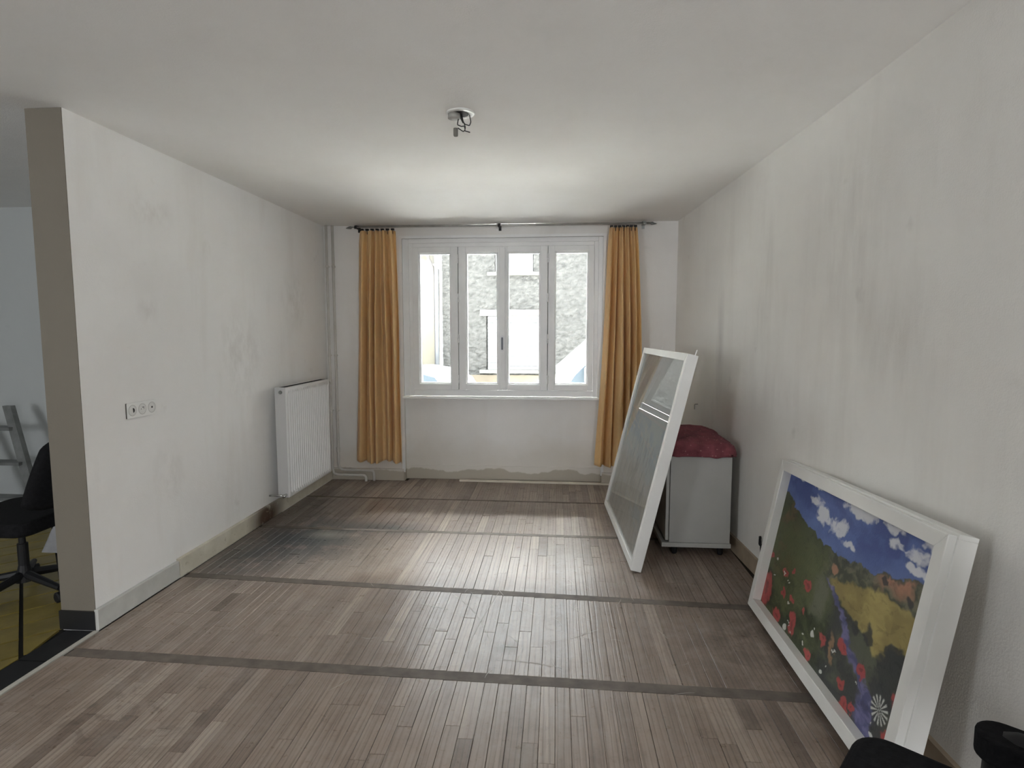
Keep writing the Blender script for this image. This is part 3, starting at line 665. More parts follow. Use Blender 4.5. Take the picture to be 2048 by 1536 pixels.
def art_landscape(U, V):
    w1, w2 = fnoise(U, V, 30, 20, 41, 3) - .5, fnoise(U, V, 30, 20, 42, 3) - .5
    U0, V0 = U, V; U = U + 0.045 * w1; V = V + 0.06 * w2
    C = np.zeros(U.shape + (3,)); A = lambda *c: np.array(c, float)
    n1 = fnoise(U, V, 8, 8, 1); n2 = fnoise(U, V, 22, 22, 2); n3 = fnoise(U, V, 40, 40, 3)
    sky = np.interp(U, [0, .03, .12, .26, .37, .48, .59, .72, .82, .88, .95, 1], [.88, .85, .79, .725, .695, .685, .69, .715, .755, .775, .80, .82]) + 0.012 * (n2 - .5)
    C[:] = mix3(A(.035, .075, .30), A(.07, .14, .44), sstep(.4, .75, n1))
    C = mix3(C, A(.10, .18, .46), sstep(.12, .0, V - sky) * .5)
    for cu, cv, ru, rv in ((.29, .89, .05, .035), (.36, .83, .06, .045), (.48, .82, .055, .06), (.57, .76, .045, .018), (.29, .985, .04, .02), (.13, .99, .03, .02), (.56, .97, .10, .03), (.64, .97, .06, .03), (.78, .98, .05, .025), (.80, .91, .045, .022), (.90, .905, .045, .035), (.93, .835, .07, .022), (.96, .97, .05, .03)):
        dd = ((U - cu) / ru) ** 2 + ((V - cv) / rv) ** 2
        C = mix3(C, A(.66, .68, .72), sstep(1.5, .3, dd + 2.2 * (n2 - .5) + 1.6 * (n3 - .5)) * .95)
    land = sstep(.004, -.004, V - sky)
    G = mix3(A(.030, .045, .016), A(.12, .14, .045), sstep(.3, .75, n1 * .6 + n2 * .4))
    # far hills
    hill = mix3(A(.055, .065, .04), A(.16, .15, .09), sstep(.35, .7, n2))
    hill = mix3(hill, A(.42, .19, .10), sstep(.5, .62, n1) * sstep(.74, .80, U) * sstep(-.115, -.02, V - sky) * sstep(.0, -.02, V - sky) + .9 * sstep(1.3, .4, ((U - .52) / .03) ** 2 + ((V - .60) / .03) ** 2))
    right = sstep(.40, .50, U + .25 * (.55 - V))
    L_ = G * 1.0
    leftU = mix3(A(.10, .115, .035), A(.05, .065, .02), sstep(.55, .75, V)); leftU = mix3(leftU, A(.15, .075, .03), sstep(.45, .7, n1) * sstep(.25, .05, U))
    L_ = mix3(L_, leftU, sstep(.22, .42, V) * .8)
    yt = np.interp(U, [.48, .51, .62, .74, .84, .93, 1], [.50, .525, .575, .64, .66, .65, .64]); yb = np.interp(U, [.48, .62, .70, .77, .82, .86, .88, .95, 1], [.50, .44, .41, .41, .36, .36, .45, .47, .50])
    yel = mix3(A(.27, .20, .045), A(.42, .33, .075), sstep(.3, .7, n1))
    C2 = mix3(L_, hill, sstep(-.01, .01, V - yt) * sstep(.44, .50, U))
    C2 = mix3(C2, yel, sstep(-.012, .012, yt - V + .02 * (n2 - .5)) * sstep(-.012, .012, V - yb + .03 * (n2 - .5)) * sstep(.50, .54, U))
    under = sstep(.012, -.012, V - yb) * sstep(.52, .60, U)
    C2 = mix3(C2, mix3(A(.045, .050, .048), A(.10, .11, .07), sstep(.4, .7, n1)), under)
    C2 = mix3(C2, A(.14, .15, .09), sstep(.07, .02, np.abs(U - .475)) * sstep(.22, .30, V) * sstep(.56, .45, V))
    pu = np.interp(V, [0, .07, .16, .21, .25, .31, .40, .47, .51], [.86, .85, .83, .79, .74, .68, .63, .55, .49]); pw = np.interp(V, [0, .2, .5], [.05, .042, .018])
    C2 = mix3(C2, mix3(A(.07, .075, .22), A(.17, .16, .38), sstep(.35, .65, n2)), sstep(1.15, .55, np.abs(U - pu) / pw + .7 * (n3 - .5)) * sstep(.53, .50, V) * .9)
    C2 = mix3(C2, A(.40, .22, .09), sstep(.016, .006, np.abs(U - (.60 + .10 * (.3 - V)))) * sstep(.10, .14, V) * sstep(.30, .24, V) * .7)
    tree = [(.78, .41, .03, .05), (.91, .44, .045, .05), (.90, .34, .06, .09), (.71, .40, .02, .04), (.80, .71, .02, .02), (.91, .70, .02, .03)]
    for cu, cv, ru, rv in tree: C2 = mix3(C2, A(.035, .040, .040), sstep(1.3, .6, ((U - cu) / ru) ** 2 + ((V - cv) / rv) ** 2 + 1.2 * (n2 - .5)) * .9)
    for k, (cu, cv, ru) in enumerate(((.03, .12, .055), (.18, .03, .035), (.32, .09, .032), (.37, .39, .026), (.55, .20, .030), (.68, .27, .027), (.48, .03, .025), (.79, .24, .026), (.71, .10, .022), (.74, .02, .026), (.97, .25, .035), (.17, .33, .02), (.01, .37, .02), (.38, .22, .018), (.19, .2, .02), (.79, .04, .018), (.95, .08, .022), (.28, .22, .016), (.25, .40, .015))):
        rv = ru * (2.2 if k in (0, 2) else 1.25) * 1.0
        dd = ((U - cu) / ru) ** 2 + ((V - cv) / rv) ** 2
        C2 = mix3(C2, A(.47, .045, .040), sstep(1.25, .65, dd + .9 * (n3 - .5)) * .92); C2 = mix3(C2, A(.14, .02, .02), sstep(.14, .05, dd) * .6)
    rng = np.random.RandomState(5)
    fl = [(.90, .17, .042, 14)] + [(a, b, .010, 9) for a, b in ((.27, .02), (.59, .04), (.48, .17), (.25, .19), (.07, .38), (.96, .06), (.90, .03), (.97, .14))] + [(rng.rand(), rng.rand() * .33, .005, 6) for _ in range(14)]
    for cu, cv, rr, k in fl:
        dx = (U0 if rr > .03 else U) - cu; dy = ((V0 if rr > .03 else V) - cv) * .62; rad = np.hypot(dx, dy) + 1e-6; an = np.arctan2(dy, dx)
        pet = sstep(.45, .8, np.cos(an * k) * .5 + .5 + .25 * w1) if rr > .03 else 1.0
        C2 = mix3(C2, A(.62, .63, .58), sstep(rr, rr * .85, rad) * pet * .95)
    C2 = mix3(C2, C2 * .55, sstep(.6, .75, n3) * .5)
    O = mix3(C, C2, land); g_ = O.mean(-1, keepdims=True)
    return (O * 0.82 + g_ * 0.18) * 1.05
def art_beach(U, V):
    A = lambda *c: np.array(c, float); n1 = fnoise(U, V, 6, 10, 21); n2 = fnoise(U, V, 30, 14, 22); n3 = fnoise(U, V, 60, 30, 23)
    C = np.zeros(U.shape + (3,)); hz = .655 + .01 * (n1 - .5)
    C[:] = mix3(A(.60, .66, .68), A(.70, .73, .73), sstep(.7, 1.0, V))
    sea = mix3(A(.42, .53, .60), A(.58, .65, .69), sstep(.3, .7, n1)); sea = mix3(sea, A(.66, .70, .71), sstep(.58, .75, n2) * .7)
    sand = mix3(A(.55, .54, .51), A(.68, .66, .63), sstep(.3, .7, n2)); low = mix3(sand, A(.50, .56, .60), sstep(.55, .75, n1) * .6)
    B = mix3(low, sea, sstep(.30, .50, V + .12 * (n1 - .5)))
    C = mix3(C, B, sstep(.004, -.004, V - hz)); C = mix3(C, A(.75, .78, .78), sstep(.010, .003, np.abs(V - hz)) * .6)
    for a, b, w in ((.62, -.16, .010), (.50, -.22, .014), (.56, -.05, .007), (.30, -.2, .008)):
        C = mix3(C, A(.72, .75, .76), sstep(w, w * .3, np.abs(V - (a + b * U) + .02 * (n1 - .5))) * sstep(.3, .6, n2) * .8)
    rng = np.random.RandomState(9)
    for i in range(46):
        cu = .22 + .62 * rng.rand(); cv = .26 + .28 * rng.rand(); h_ = .02 + .05 * rng.rand(); w = .004 + .006 * rng.rand(); s = .15 * (rng.rand() - .5)
        C = mix3(C, A(.15, .18, .21), sstep(w, w * .3, np.abs(U - cu - s * (V - cv))) * sstep(h_, h_ * .6, np.abs(V - cv)) * (.35 + .35 * rng.rand()))
    return np.clip(C * 1.05 + 0.26, 0, 0.94)
def picture(name, label, P0, e, u, W, Hh, T, border, depth, art, res, glass, step=False):
    e = Vector(e).normalized(); u = Vector(u).normalized(); n = e.cross(u)      # n: out of the picture's face
    t = thing(name, label, 'framed picture'); P0 = Vector(P0)
    t.matrix_world = Matrix(((e.x, u.x, n.x, P0.x), (e.y, u.y, n.y, P0.y), (e.z, u.z, n.z, P0.z), (0, 0, 0, 1)))
    b = border
    def rail(A, nm):
        # A: outer a, outer b, inner b, inner a in the picture plane
        mb = MB(); k = len(A); mb.add([(x, y, -T) for x, y in A] + [(x, y, 0) for x, y in A], [(3, 2, 1, 0), (4, 5, 6, 7)] + [(i, (i + 1) % 4, 4 + (i + 1) % 4, 4 + i) for i in range(4)])
        mb.build(nm, M_frame, t, bevel=0.0025)
    rail([(0, 0), (W, 0), (W - b, b), (b, b)], 'bottom_rail'); rail([(W, 0), (W, Hh), (W - b, Hh - b), (W - b, b)], 'side_rail')
    rail([(W, Hh), (0, Hh), (b, Hh - b), (W - b, Hh - b)], 'top_rail'); rail([(0, Hh), (0, 0), (b, b), (b, Hh - b)], 'side_rail')
    if step:
        mb = MB(); s = 0.007
        for x0, x1, y0, y1 in ((-s, W + s, -s * 0.15, s), (-s, W + s, Hh - s, Hh + s), (-s, s, s, Hh - s), (W - s, W + s, s, Hh - s)):
            mb.box(x0, x1, y0, y1, -T - 0.024, -T * 0.45)
        mb.build('outer_tray', M_frame, t, bevel=0.002)
    mb = MB(); mb.box(b * .6, W - b * .6, b * .6, Hh - b * .6, -T + 0.002, -T + 0.008); mb.build('back_board', plain('back_board', (0.42, 0.36, 0.28), 0.8), t)
    nu, nv = res; a0, a1, c0, c1 = b - 0.002, W - b + 0.002, b - 0.002, Hh - b + 0.002
    us, vs = np.meshgrid(np.linspace(0, 1, nu + 1), np.linspace(0, 1, nv + 1)); colr = art(us, vs)
    mb = MB(); mb.grid(lambda i, j: (a0 + (a1 - a0) * i, c0 + (c1 - c0) * j, -depth), nu, nv); o = mb.build('artwork', vcol_mat('painting_' + name, 0.55), t)
    at = o.data.color_attributes.new('paint', 'FLOAT_COLOR', 'POINT'); buf = np.ones((colr.size // 3, 4), np.float32); buf[:, :3] = np.clip(colr.reshape(-1, 3), 0, 1); at.data.foreach_set('color', buf.ravel())
    if glass:
        mb = MB(); mb.add([(a0, c0, -depth + 0.006), (a1, c0, -depth + 0.006), (a1, c1, -depth + 0.006), (a0, c1, -depth + 0.006)], [(0, 1, 2, 3)]); mb.build('glass', M_picglass, t)
    return t
# the pale seascape leaning on the cabinet
a = 0.23; b1 = Vector((0.3993, 4.673, 0.016)); b2 = Vector((0.4474, 3.334, 0.016)); e = (b2 - b1).normalized(); nh = Vector((-e.y, e.x, 0)); u = nh * math.sin(a) + Vector((0, 0, math.cos(a)))
pic1 = picture('framed_seascape', 'large white-framed pale seascape leaning against the low cabinet', b1, e, u, (b2 - b1).length, 1.329, 0.064, 0.045, 0.020, art_beach, (200, 240), True)
for x in (0.42, 1.315):
    mb = MB(); mb.tube([(x, 1.325, -0.050), (x, 1.362, -0.052)], 0.0035, 8); mb.build('hanging_pin', M_frame, pic1)
# the poppy landscape leaning on the right wall, its near end propped up
def rect2(x, y, z, th, a, r):
    e = Vector((math.sin(th), -math.cos(th), 0)); n = Vector((math.cos(th), math.sin(th), 0)); u = n * math.sin(a) + Vector((0, 0, math.cos(a)))
    return Vector((x, y, z)), e * math.cos(r) + u * math.sin(r), u * math.cos(r) - e * math.sin(r)
b1, e, u = rect2(1.002, 2.951, 0.020, -0.067, 0.205, 0.069)
pic2 = picture('framed_landscape', 'white-framed painting of a poppy meadow under blue sky', b1, e, u, 1.365, 0.777, 0.052, 0.050, 0.042, art_landscape, (420, 250), False, step=True)

# ------------------------------------------------------------------ low cabinet and cushion
t = thing('cabinet', 'low grey cabinet standing behind the pale framed picture', 'cabinet', (0.91, 3.62, 0.0))
CW0, CW1, CY0, CY1, CZ0, CZ1 = -0.185, 0.195, 0.0, 0.66, 0.090, 0.648
mb = MB(); mb.box(CW0, CW1, CY0, CY1, CZ0, CZ1); mb.build('body', M_cab, t, bevel=0.003)
mb = MB(); mb.box(CW0 - 0.048, CW1 + 0.006, CY0 - 0.012, CY1 + 0.01, 0.062, 0.0898); mb.build('base_board', M_cab, t, bevel=0.004)
mb = MB(); mb.box(CW0 - 0.024, CW0 - 0.003, CY0 + 0.004, CY1 / 2 - 0.002, CZ0 + 0.012, CZ1 - 0.01); d_ = mb.build('door', M_cab, t, bevel=0.003)
mb = MB(); mb.lathe([(0.006, 0), (0.006, 0.012), (0.014, 0.018), (0.012, 0.026)], (CW0 - 0.024, CY1 / 2 - 0.05, 0.40), (-1, 0, 0), 12); mb.build('knob', M_chrome, d_, smooth=True)
mb = MB(); mb.box(CW0 - 0.024, CW0 - 0.003, CY1 / 2 + 0.002, CY1 - 0.004, CZ0 + 0.012, CZ1 - 0.01); d_ = mb.build('door', M_cab, t, bevel=0.003)
mb = MB(); mb.lathe([(0.006, 0), (0.006, 0.012), (0.014, 0.018), (0.012, 0.026)], (CW0 - 0.024, CY1 / 2 + 0.05, 0.40), (-1, 0, 0), 12); mb.build('knob', M_chrome, d_, smooth=True)
for x in (CW0 + 0.03, CW1 - 0.06):
    for y in (0.05, CY1 - 0.08):
        mb = MB(); mb.lathe([(0.014, 0), (0.018, 0.01), (0.022, 0.062)], (x + 0.015, y, 0), n=12); mb.build('foot', M_blackpl, t)
def cushion_fn(u, v):
    # u around, v from bottom to top centre
    a = 2 * PI * u; p = 5.0
    cx, cy = math.cos(a), math.sin(a); k = (abs(cx) ** p + abs(cy) ** p) ** (-1 / p)
    hw, hd = 0.232, 0.355
    if v < 0.25: s = v / 0.25; rr, z = 0.93 + 0.06 * s, 0.012 * (1 - s)
    elif v < 0.55:
        s = (v - 0.25) / 0.30; rr, z = 0.99 + 0.02 * math.sin(PI * s) - 0.05 * s * s, 0.085 * s
    else:
        s = (v - 0.55) / 0.45; rr, z = 0.94 * (1 - s), 0.085 + 0.035 * (1 - (1 - s) ** 2.2)
    x = cx * k * hw * rr; y = cy * k * hd * rr
    q = Vector((x * 7, y * 5, z * 8)); wr = mnoise.noise(q) * 0.010 + mnoise.noise(q * 2.7 + Vector((3, 1, 7))) * 0.006
    fold = 0.006 * math.sin(34 * y + 16 * x + 5 * mnoise.noise(q * 0.7)) * (1 if v > 0.3 else 0.3)
    if v < 0.24: wr *= 0.2; fold = 0
    sl = -0.05 * max(0, (x - 0.05) / hw) ** 2 * (1 if v > 0.3 else 0)
    return (x + wr, y + wr, z + wr + fold + sl)
t2 = MB(); t2.grid(cushion_fn, 110, 60, True)
o = t2.build('cushion', M_cushion, None, smooth=True); o.location = (0.925, 3.935, 0.654); tag(o, 'crumpled maroon cushion lying on top of the low cabinet', 'cushion')

# ------------------------------------------------------------------ small things
mb = MB(); mb.box(0, 1.62, 0, 0.030, 0, 0.018)
o = mb.build('wooden_batten', M_batten, None, bevel=0.002); o.location = (-0.928, 5.325, 0.0005); o.rotation_euler = (0, 0, math.radians(-1.0)); tag(o, 'long pale wooden batten lying on the floor under the window', 'batten')
y = 3.30
t = thing('iron_hook', 'small black iron bracket low on the right wall beside the poppy painting', 'bracket', (rwx(y) - 0.0005, y, 0.20))
mb = MB(); mb.tube(bend_path([(-0.004, 0.035, 0.040), (-0.012, 0.02, 0.034), (-0.018, 0.0, 0.010), (-0.006, -0.035, -0.006)], 0.006, 4), [0.010, 0.007, 0.007, 0.007, 0.007, 0.007, 0.008, 0.008, 0.008, 0.008, 0.007, 0.007][:12], 8); mb.build('arm', M_blackpl, t, smooth=True)
mb = MB(); mb.tube([(-0.012, 0.0, 0.012), (-0.010, 0.002, -0.03), (-0.004, 0.012, -0.055)], 0.006, 8); mb.tube([(-0.010, 0.002, -0.03), (-0.006, -0.03, -0.05)], 0.005, 8); mb.build('stem', M_blackpl, t, smooth=True)
for y, z, lab in ((4.62, 0.86, 'tiny metal hook screwed into the right wall behind the seascape'),):
    mb = MB(); xw = rwx(y); P = [Vector(p) for p in ((0.004, 0, 0), (-0.02, 0, 0), (-0.028, -0.01, -0.004), (-0.028, -0.012, -0.04))]
    mb.tube(P, 0.003, 7); o = mb.build('wall_hook', M_steel, None, smooth=True); o.location = (xw, y, z); tag(o, lab, 'hook')
mb = MB(); mb.box(-0.06, 0.06, -0.045, 0.045, 0, 0.074); o = mb.build('wood_block', M_batten, None, bevel=0.003); o.location = (0.985, 1.72, 0); tag(o, 'offcut of pale wood under the end of the poppy painting', 'block')

# ------------------------------------------------------------------ office chairs
def office_chair(label, loc, rotz, arms, seat_z=0.48, bh=0.56, rec=0.10):
    # local +x is the way the chair faces
    t = thing('office_chair', label, 'chair', loc, rotz)
    mb = MB(); P = roundrect(0.50, 0.50, 0.07, 6); mb.prism(P, 2, seat_z - 0.075, seat_z); mb.build('seat', M_black, t, bevel=0.022, seg=4)
    def back(u, v):
        a = 2 * PI * u; w = 0.235 * (1 - 0.18 * v ** 2); x0 = -0.27 - rec * v; z = seat_z + 0.03 + bh * v
        sc = math.sqrt(max(0.0, 1 - max(0, (v - 0.80) / 0.2) ** 2)) * math.sqrt(max(0.0, 1 - max(0, (0.15 - v) / 0.15) ** 2))
        c, s = math.cos(a), math.sin(a); pw = 0.6
        yy = w * sc * math.copysign(abs(c) ** pw, c); xx = 0.038 * max(sc, 0.02) * math.copysign(abs(s) ** pw, s)
        return (x0 + xx + 0.10 * (yy / 0.235) ** 2 * 0.5, yy, z)
    mb = MB(); mb.grid(back, 32, 28, True); mb.build('backrest', M_black, t, smooth=True)
    mb = MB(); mb.tube(bend_path([(-0.08, 0, seat_z - 0.08), (-0.30, 0, seat_z - 0.07), (-0.34, 0, seat_z + 0.20)], 0.05), 0.018, 8); mb.build('back_support', M_blackpl, t)
    mb = MB(); mb.lathe([(0.05, 0.07), (0.032, 0.13), (0.025, 0.16), (0.025, 0.28), (0.016, 0.281), (0.016, seat_z - 0.076)], n=16); mb.build('gas_column', M_blackpl, t, smooth=False)
    mb = MB(); mb.box(-0.10, 0.10, -0.08, 0.08, seat_z - 0.115, seat_z - 0.0755); mb.build('mechanism', M_blackpl, t, bevel=0.01)
    for k in range(5):
        a = 2 * PI * k / 5 + 0.3; c, s = math.cos(a), math.sin(a)
        mb = MB(); mb.tube([(0.03 * c, 0.03 * s, 0.105), (0.30 * c, 0.30 * s, 0.075)], [0.024, 0.015], 8); l = mb.build('leg', M_blackpl, t, smooth=False)
        mb = MB(); o_ = (0.30 * c, 0.30 * s, 0.028); mb.lathe([(0.018, -0.024), (0.028, -0.020), (0.028, 0.020), (0.018, 0.024)], o_, (-s, c, 0), 14); mb.tube([(0.30 * c, 0.30 * s, 0.03), (0.30 * c, 0.30 * s, 0.08)], 0.007, 6); mb.build('castor', M_blackpl, l)
    for s in arms:
        y = s * 0.20
        P = bend_path([(-0.20, y * 1.12, seat_z - 0.05), (-0.20, y * 1.12, seat_z + 0.105), (-0.015, y * 1.12, seat_z + 0.105), (-0.010, y * 1.12, seat_z - 0.05)], 0.04)
        mb = MB(); mb.tube(P, 0.034, 12); ar = mb.build('armrest', M_blackpl, t, smooth=True)
        mb = MB(); mb.prism([(px - 0.10, py + y * 1.12) for px, py in roundrect(0.27, 0.095, 0.047, 6)], 2, seat_z + 0.070, seat_z + 0.125); mb.build('arm_pad', M_black, ar, bevel=0.012, seg=3)
    return t
office_chair('black office chair with armrests beside the poppy painting', (0.772, 1.018, 0), math.radians(140), (-1, 1), 0.48)
office_chair('black office chair standing on the yellow tiles beyond the doorway', (-2.92, 2.82, -0.002), math.radians(182), (), 0.47, 0.42, 0.13)
# aluminium ladder and folded sheet in the next room
t = thing('step_ladder', 'low grey metal steps standing by the wall beyond the doorway', 'steps', (-4.26, 3.92, -0.002))
for x in (0.0, -0.42):
    mb = MB(); A0 = Vector((x + 0.37, 0, 0)); A1 = Vector((x - 0.03, 0.20, 0.86)); dx, dy = Vector((0.035, 0, 0)), Vector((0, 0.02, 0))
    mb.add([A0 - dx - dy, A0 + dx - dy, A0 + dx + dy, A0 - dx + dy, A1 - dx - dy, A1 + dx - dy, A1 + dx + dy, A1 - dx + dy], [(3, 2, 1, 0), (4, 5, 6, 7), (0, 1, 5, 4), (1, 2, 6, 5), (2, 3, 7, 6), (3, 0, 4, 7)]); mb.build('rail', M_alu, t)
for k in range(3):
    s = 0.2 + k * 0.3; mb = MB(); xa = 0.37 - 0.40 * s; xb2 = -0.05 - 0.40 * s
    mb.box(xb2, xa, 0.20 * s - 0.05, 0.20 * s + 0.05, 0.86 * s - 0.012, 0.86 * s + 0.012); mb.build('rung', M_alu, t)
def sheet(u, v):
    x = u * 0.62; y = v * 0.45; e = min(u, 1 - u, v, 1 - v)
    return (x, y, 0.0 + 0.16 * min(1, e * 12) + (0.02 * math.sin(20 * x + 9 * y) + 0.03 * mnoise.noise(Vector((x * 6, y * 6, 1)))) * min(1, e * 6))
mb = MB(); mb.grid(sheet, 40, 30); o = mb.build('dust_sheet', plain('grey_sheet', (0.30, 0.30, 0.31), 0.9, var=0.15, scale=12), None, smooth=True); o.location = (-3.35, 3.36, -0.002); o.rotation_euler = (0, 0, 0.0); tag(o, 'heap of folded grey dust sheet on tiles behind the office chair', 'dust sheet')

# ------------------------------------------------------------------ outside
ZG = -0.75
mb = MB(); mb.box(-16, 14, YO, 24, ZG - 0.3, ZG); struct(mb.build('floor_street', plain('street_concrete', (0.34, 0.335, 0.325), 0.9, var=0.06, scale=2)), 'pale street outside the window')
YF = 13.0
hs = thing('roughcast_house', 'house across the street with pale roughcast wall and white shutters', 'house', (-0.9, YF, ZG))
ox, oy, oz = hs.location
def stucco_mat():
    t = NT('roughcast'); n = t.noise(t.pos((1, 1, 1.6)), 9, 5, 0.7)
    c = t.ramp(n, [(0.3, (0.018, 0.018, 0.017)), (0.7, (0.066, 0.065, 0.061))]); t.bump(t.noise(t.pos(), 60, 3), 0.5, 0.02); return t.set(Base_Color=c, Roughness=0.95)
M_stucco = stucco_mat()
M_trimst = plain('render_trim', (0.105, 0.102, 0.093), 0.85, var=0.05, scale=4)
M_shut = plain('white_shutter', (0.17, 0.175, 0.18), 0.5)
M_slot = plain('slot_grey', (0.045, 0.055, 0.06), 0.6)
M_stone = plain('base_stone', (0.11, 0.092, 0.068), 0.9, var=0.15, scale=5)
X0, X1 = -2.62, 1.6
WINS = [(-1.585, -0.30, 0.58, 1.805), (-1.40, -0.55, 2.78, 4.0)]
def inwin(x, z): return any(a - 0.02 < x < b + 0.02 and c - 0.02 < z < d2 + 0.02 for a, b, c, d2 in WINS)
nx, nz = 150, 118; xs = np.linspace(X0, X1, nx + 1); zs2 = np.linspace(0.46, 3.75, nz + 1)
mb = MB(); idx = {}
for j, z in enumerate(zs2):
    for i, x in enumerate(xs):
        q = Vector((x * 9, z * 12, 0.3)); hgt = mnoise.noise(q) * 0.5 + mnoise.noise(q * 2.1 + Vector((5, 2, 0))) * 0.4
        idx[i, j] = len(mb.v); mb.v.append((x - ox + 0.012 * mnoise.noise(q * 1.3 + Vector((9, 9, 9))), -0.03 - 0.055 * hgt, z - oz))
for j in range(nz):
    for i in range(nx):
        xm, zm = (xs[i] + xs[i + 1]) / 2, (zs2[j] + zs2[j + 1]) / 2
        if not inwin(xm, zm): mb.f.append((idx[i, j], idx[i + 1, j], idx[i + 1, j + 1], idx[i, j + 1]))
mb.build('roughcast_wall', M_stucco, hs)
mb = MB(); mb.box(X0 - ox, 9 - ox, 0.12, 0.5, 0, 5.0); mb.box(X1 - ox, 9 - ox, 0.0, 0.12, 0, 5.0); mb.box(X0 - ox, X1 - ox, 0.0, 0.12, 4.5, 5.0); mb.build('wall', M_stucco, hs)
mb = MB(); mb.box(X0 - ox, 9 - ox, -0.05, 0.12, 0, 0.46 - oz); mb.build('stone_base', M_stone, hs)
mb = MB(); mb.prism([(-0.4, 5.0), (3.6, 5.9), (3.6, 5.8), (-0.35, 4.92)], 0, X0 - ox, 9 - ox); mb.build('roof', plain('roof_tile', (0.35, 0.16, 0.10), 0.8, var=0.2, scale=6), hs)
for (a, b, c, d2) in WINS:
    mb = MB(); mb.box(a - 0.16 - ox, b + 0.16 - ox, -0.09, 0.12, d2 - oz, d2 + 0.14 - oz); mb.build('lintel', M_trimst, hs, bevel=0.005)
    mb = MB(); mb.box(a - 0.17 - ox, b + 0.17 - ox, -0.16, 0.12, c - 0.075 - oz, c - oz); mb.build('window_sill', M_trimst, hs, bevel=0.008)
a, b, c, d2 = WINS[0]
n = 16
for k in range(n):                                   # roller shutter, slat by slat
    z0 = c + (d2 - c) * k / n; z1 = c + (d2 - c) * (k + 1) / n
    mb = MB(); mb.box(a - ox, b - ox, 0.055, 0.070, z0 + 0.004 - oz, z1 - 0.003 - oz); s = mb.build('shutter_slat', M_shut, hs, bevel=0.004)
    if k in (n - 2, n - 3):
        for q in range(9):
            x0 = a + 0.10 + q * 0.135; mb = MB(); mb.box(x0 - ox, x0 + 0.075 - ox, 0.0535, 0.0555, (z0 + z1) / 2 - 0.012 - oz, (z0 + z1) / 2 + 0.012 - oz)
            mb.build('light_slot', M_slot, s)
a, b, c, d2 = WINS[1]
for x0, x1 in ((a, (a + b) / 2 - 0.11), ((a + b) / 2 - 0.06, b)):
    mb = MB(); mb.box(x0 - ox, x1 - ox, 0.02, 0.05, c + 0.01 - oz, d2 - oz); s = mb.build('shutter_leaf', M_shut, hs, bevel=0.004)
    for k in range(14):
        z0 = c + 0.10 + k * 0.075; mb = MB(); mb.box(x0 + 0.06 - ox, x1 - 0.06 - ox, 0.010, 0.021, z0 - oz, z0 + 0.045 - oz); mb.build('louvre', M_shut, s)
mb = MB(); mb.box(a - ox, b - ox, 0.06, 0.08, c - oz, d2 - oz); mb.build('casement', plain('casement_mauve', (0.36, 0.35, 0.42), 0.5), hs)
# cream neighbour with a patch of missing render and a downpipe
nb = thing('cream_house', 'cream rendered house beside the roughcast house across the street', 'house', (-6, YF, ZG)); ox, oy, oz = nb.location
def cream_mat():
    t = NT('cream_render'); c = t.ramp(t.noise(t.pos(), 1.5, 4), [(0.3, (0.085, 0.078, 0.060)), (0.7, (0.105, 0.097, 0.076))])
    k = t.math('MULTIPLY', t.near((-3.0, YF - 0.15, 3.12), (0.13, 1, 0.16), 0.6), t.ramp(t.noise(t.pos(), 12, 4), [(0.4, 0.2), (0.55, 1.0)]))
    c = t.mix(k, c, (0.085, 0.045, 0.032)); return t.set(Base_Color=c, Roughness=0.95)
mb = MB(); mb.box(-12 - ox, -2.84 - ox, -0.12, 0.4, 0, 3.75 - oz); mb.prism([(-2.84 - ox, 3.0 - oz), (-2.76 - ox, 2.9 - oz), (-2.76 - ox, 0), (-2.84 - ox, 0)], 1, -0.12, 0.4); mb.build('wall', cream_mat(), nb)
mb = MB(); mb.prism([(-0.4, 3.75 - oz), (3.4, 4.65 - oz), (3.4, 4.55 - oz), (-0.35, 3.67 - oz)], 0, -12 - ox, -2.9 - ox); mb.build('roof', plain('roof_tile2', (0.35, 0.17, 0.11), 0.8, var=0.2, scale=6), nb)
mb = MB(); mb.tube([(-2.895 - ox, -0.14, 3.75 - oz), (-2.88 - ox, -0.14, 3.1 - oz), (-2.80 - ox, -0.14, 2.93 - oz), (-2.775 - ox, -0.14, 2.7 - oz), (-2.775 - ox, -0.14, 0.1)], 0.014, 6); mb.build('cable', plain('cable_grey', (0.03, 0.027, 0.028), 0.7), nb)
t = thing('downpipe', 'pale grey rain downpipe between the two houses', 'downpipe', (-2.702, YF - 0.23, ZG))
mb = MB(); mb.tube([(0, 0, 0.02), (0, 0, 4.85)], 0.045, 12); mb.build('pipe', plain('zinc', (0.07, 0.074, 0.08), 0.6), t, smooth=True)
for z in (1.0, 2.6, 4.0):
    mb = MB(); mb.lathe([(0.052, -0.02), (0.052, 0.02)], (0, 0, z), n=12); mb.box(-0.01, 0.01, 0.04, 0.20, z - 0.01, z + 0.01); mb.build('clamp', plain('zinc_clamp', (0.05, 0.053, 0.058), 0.6), t)
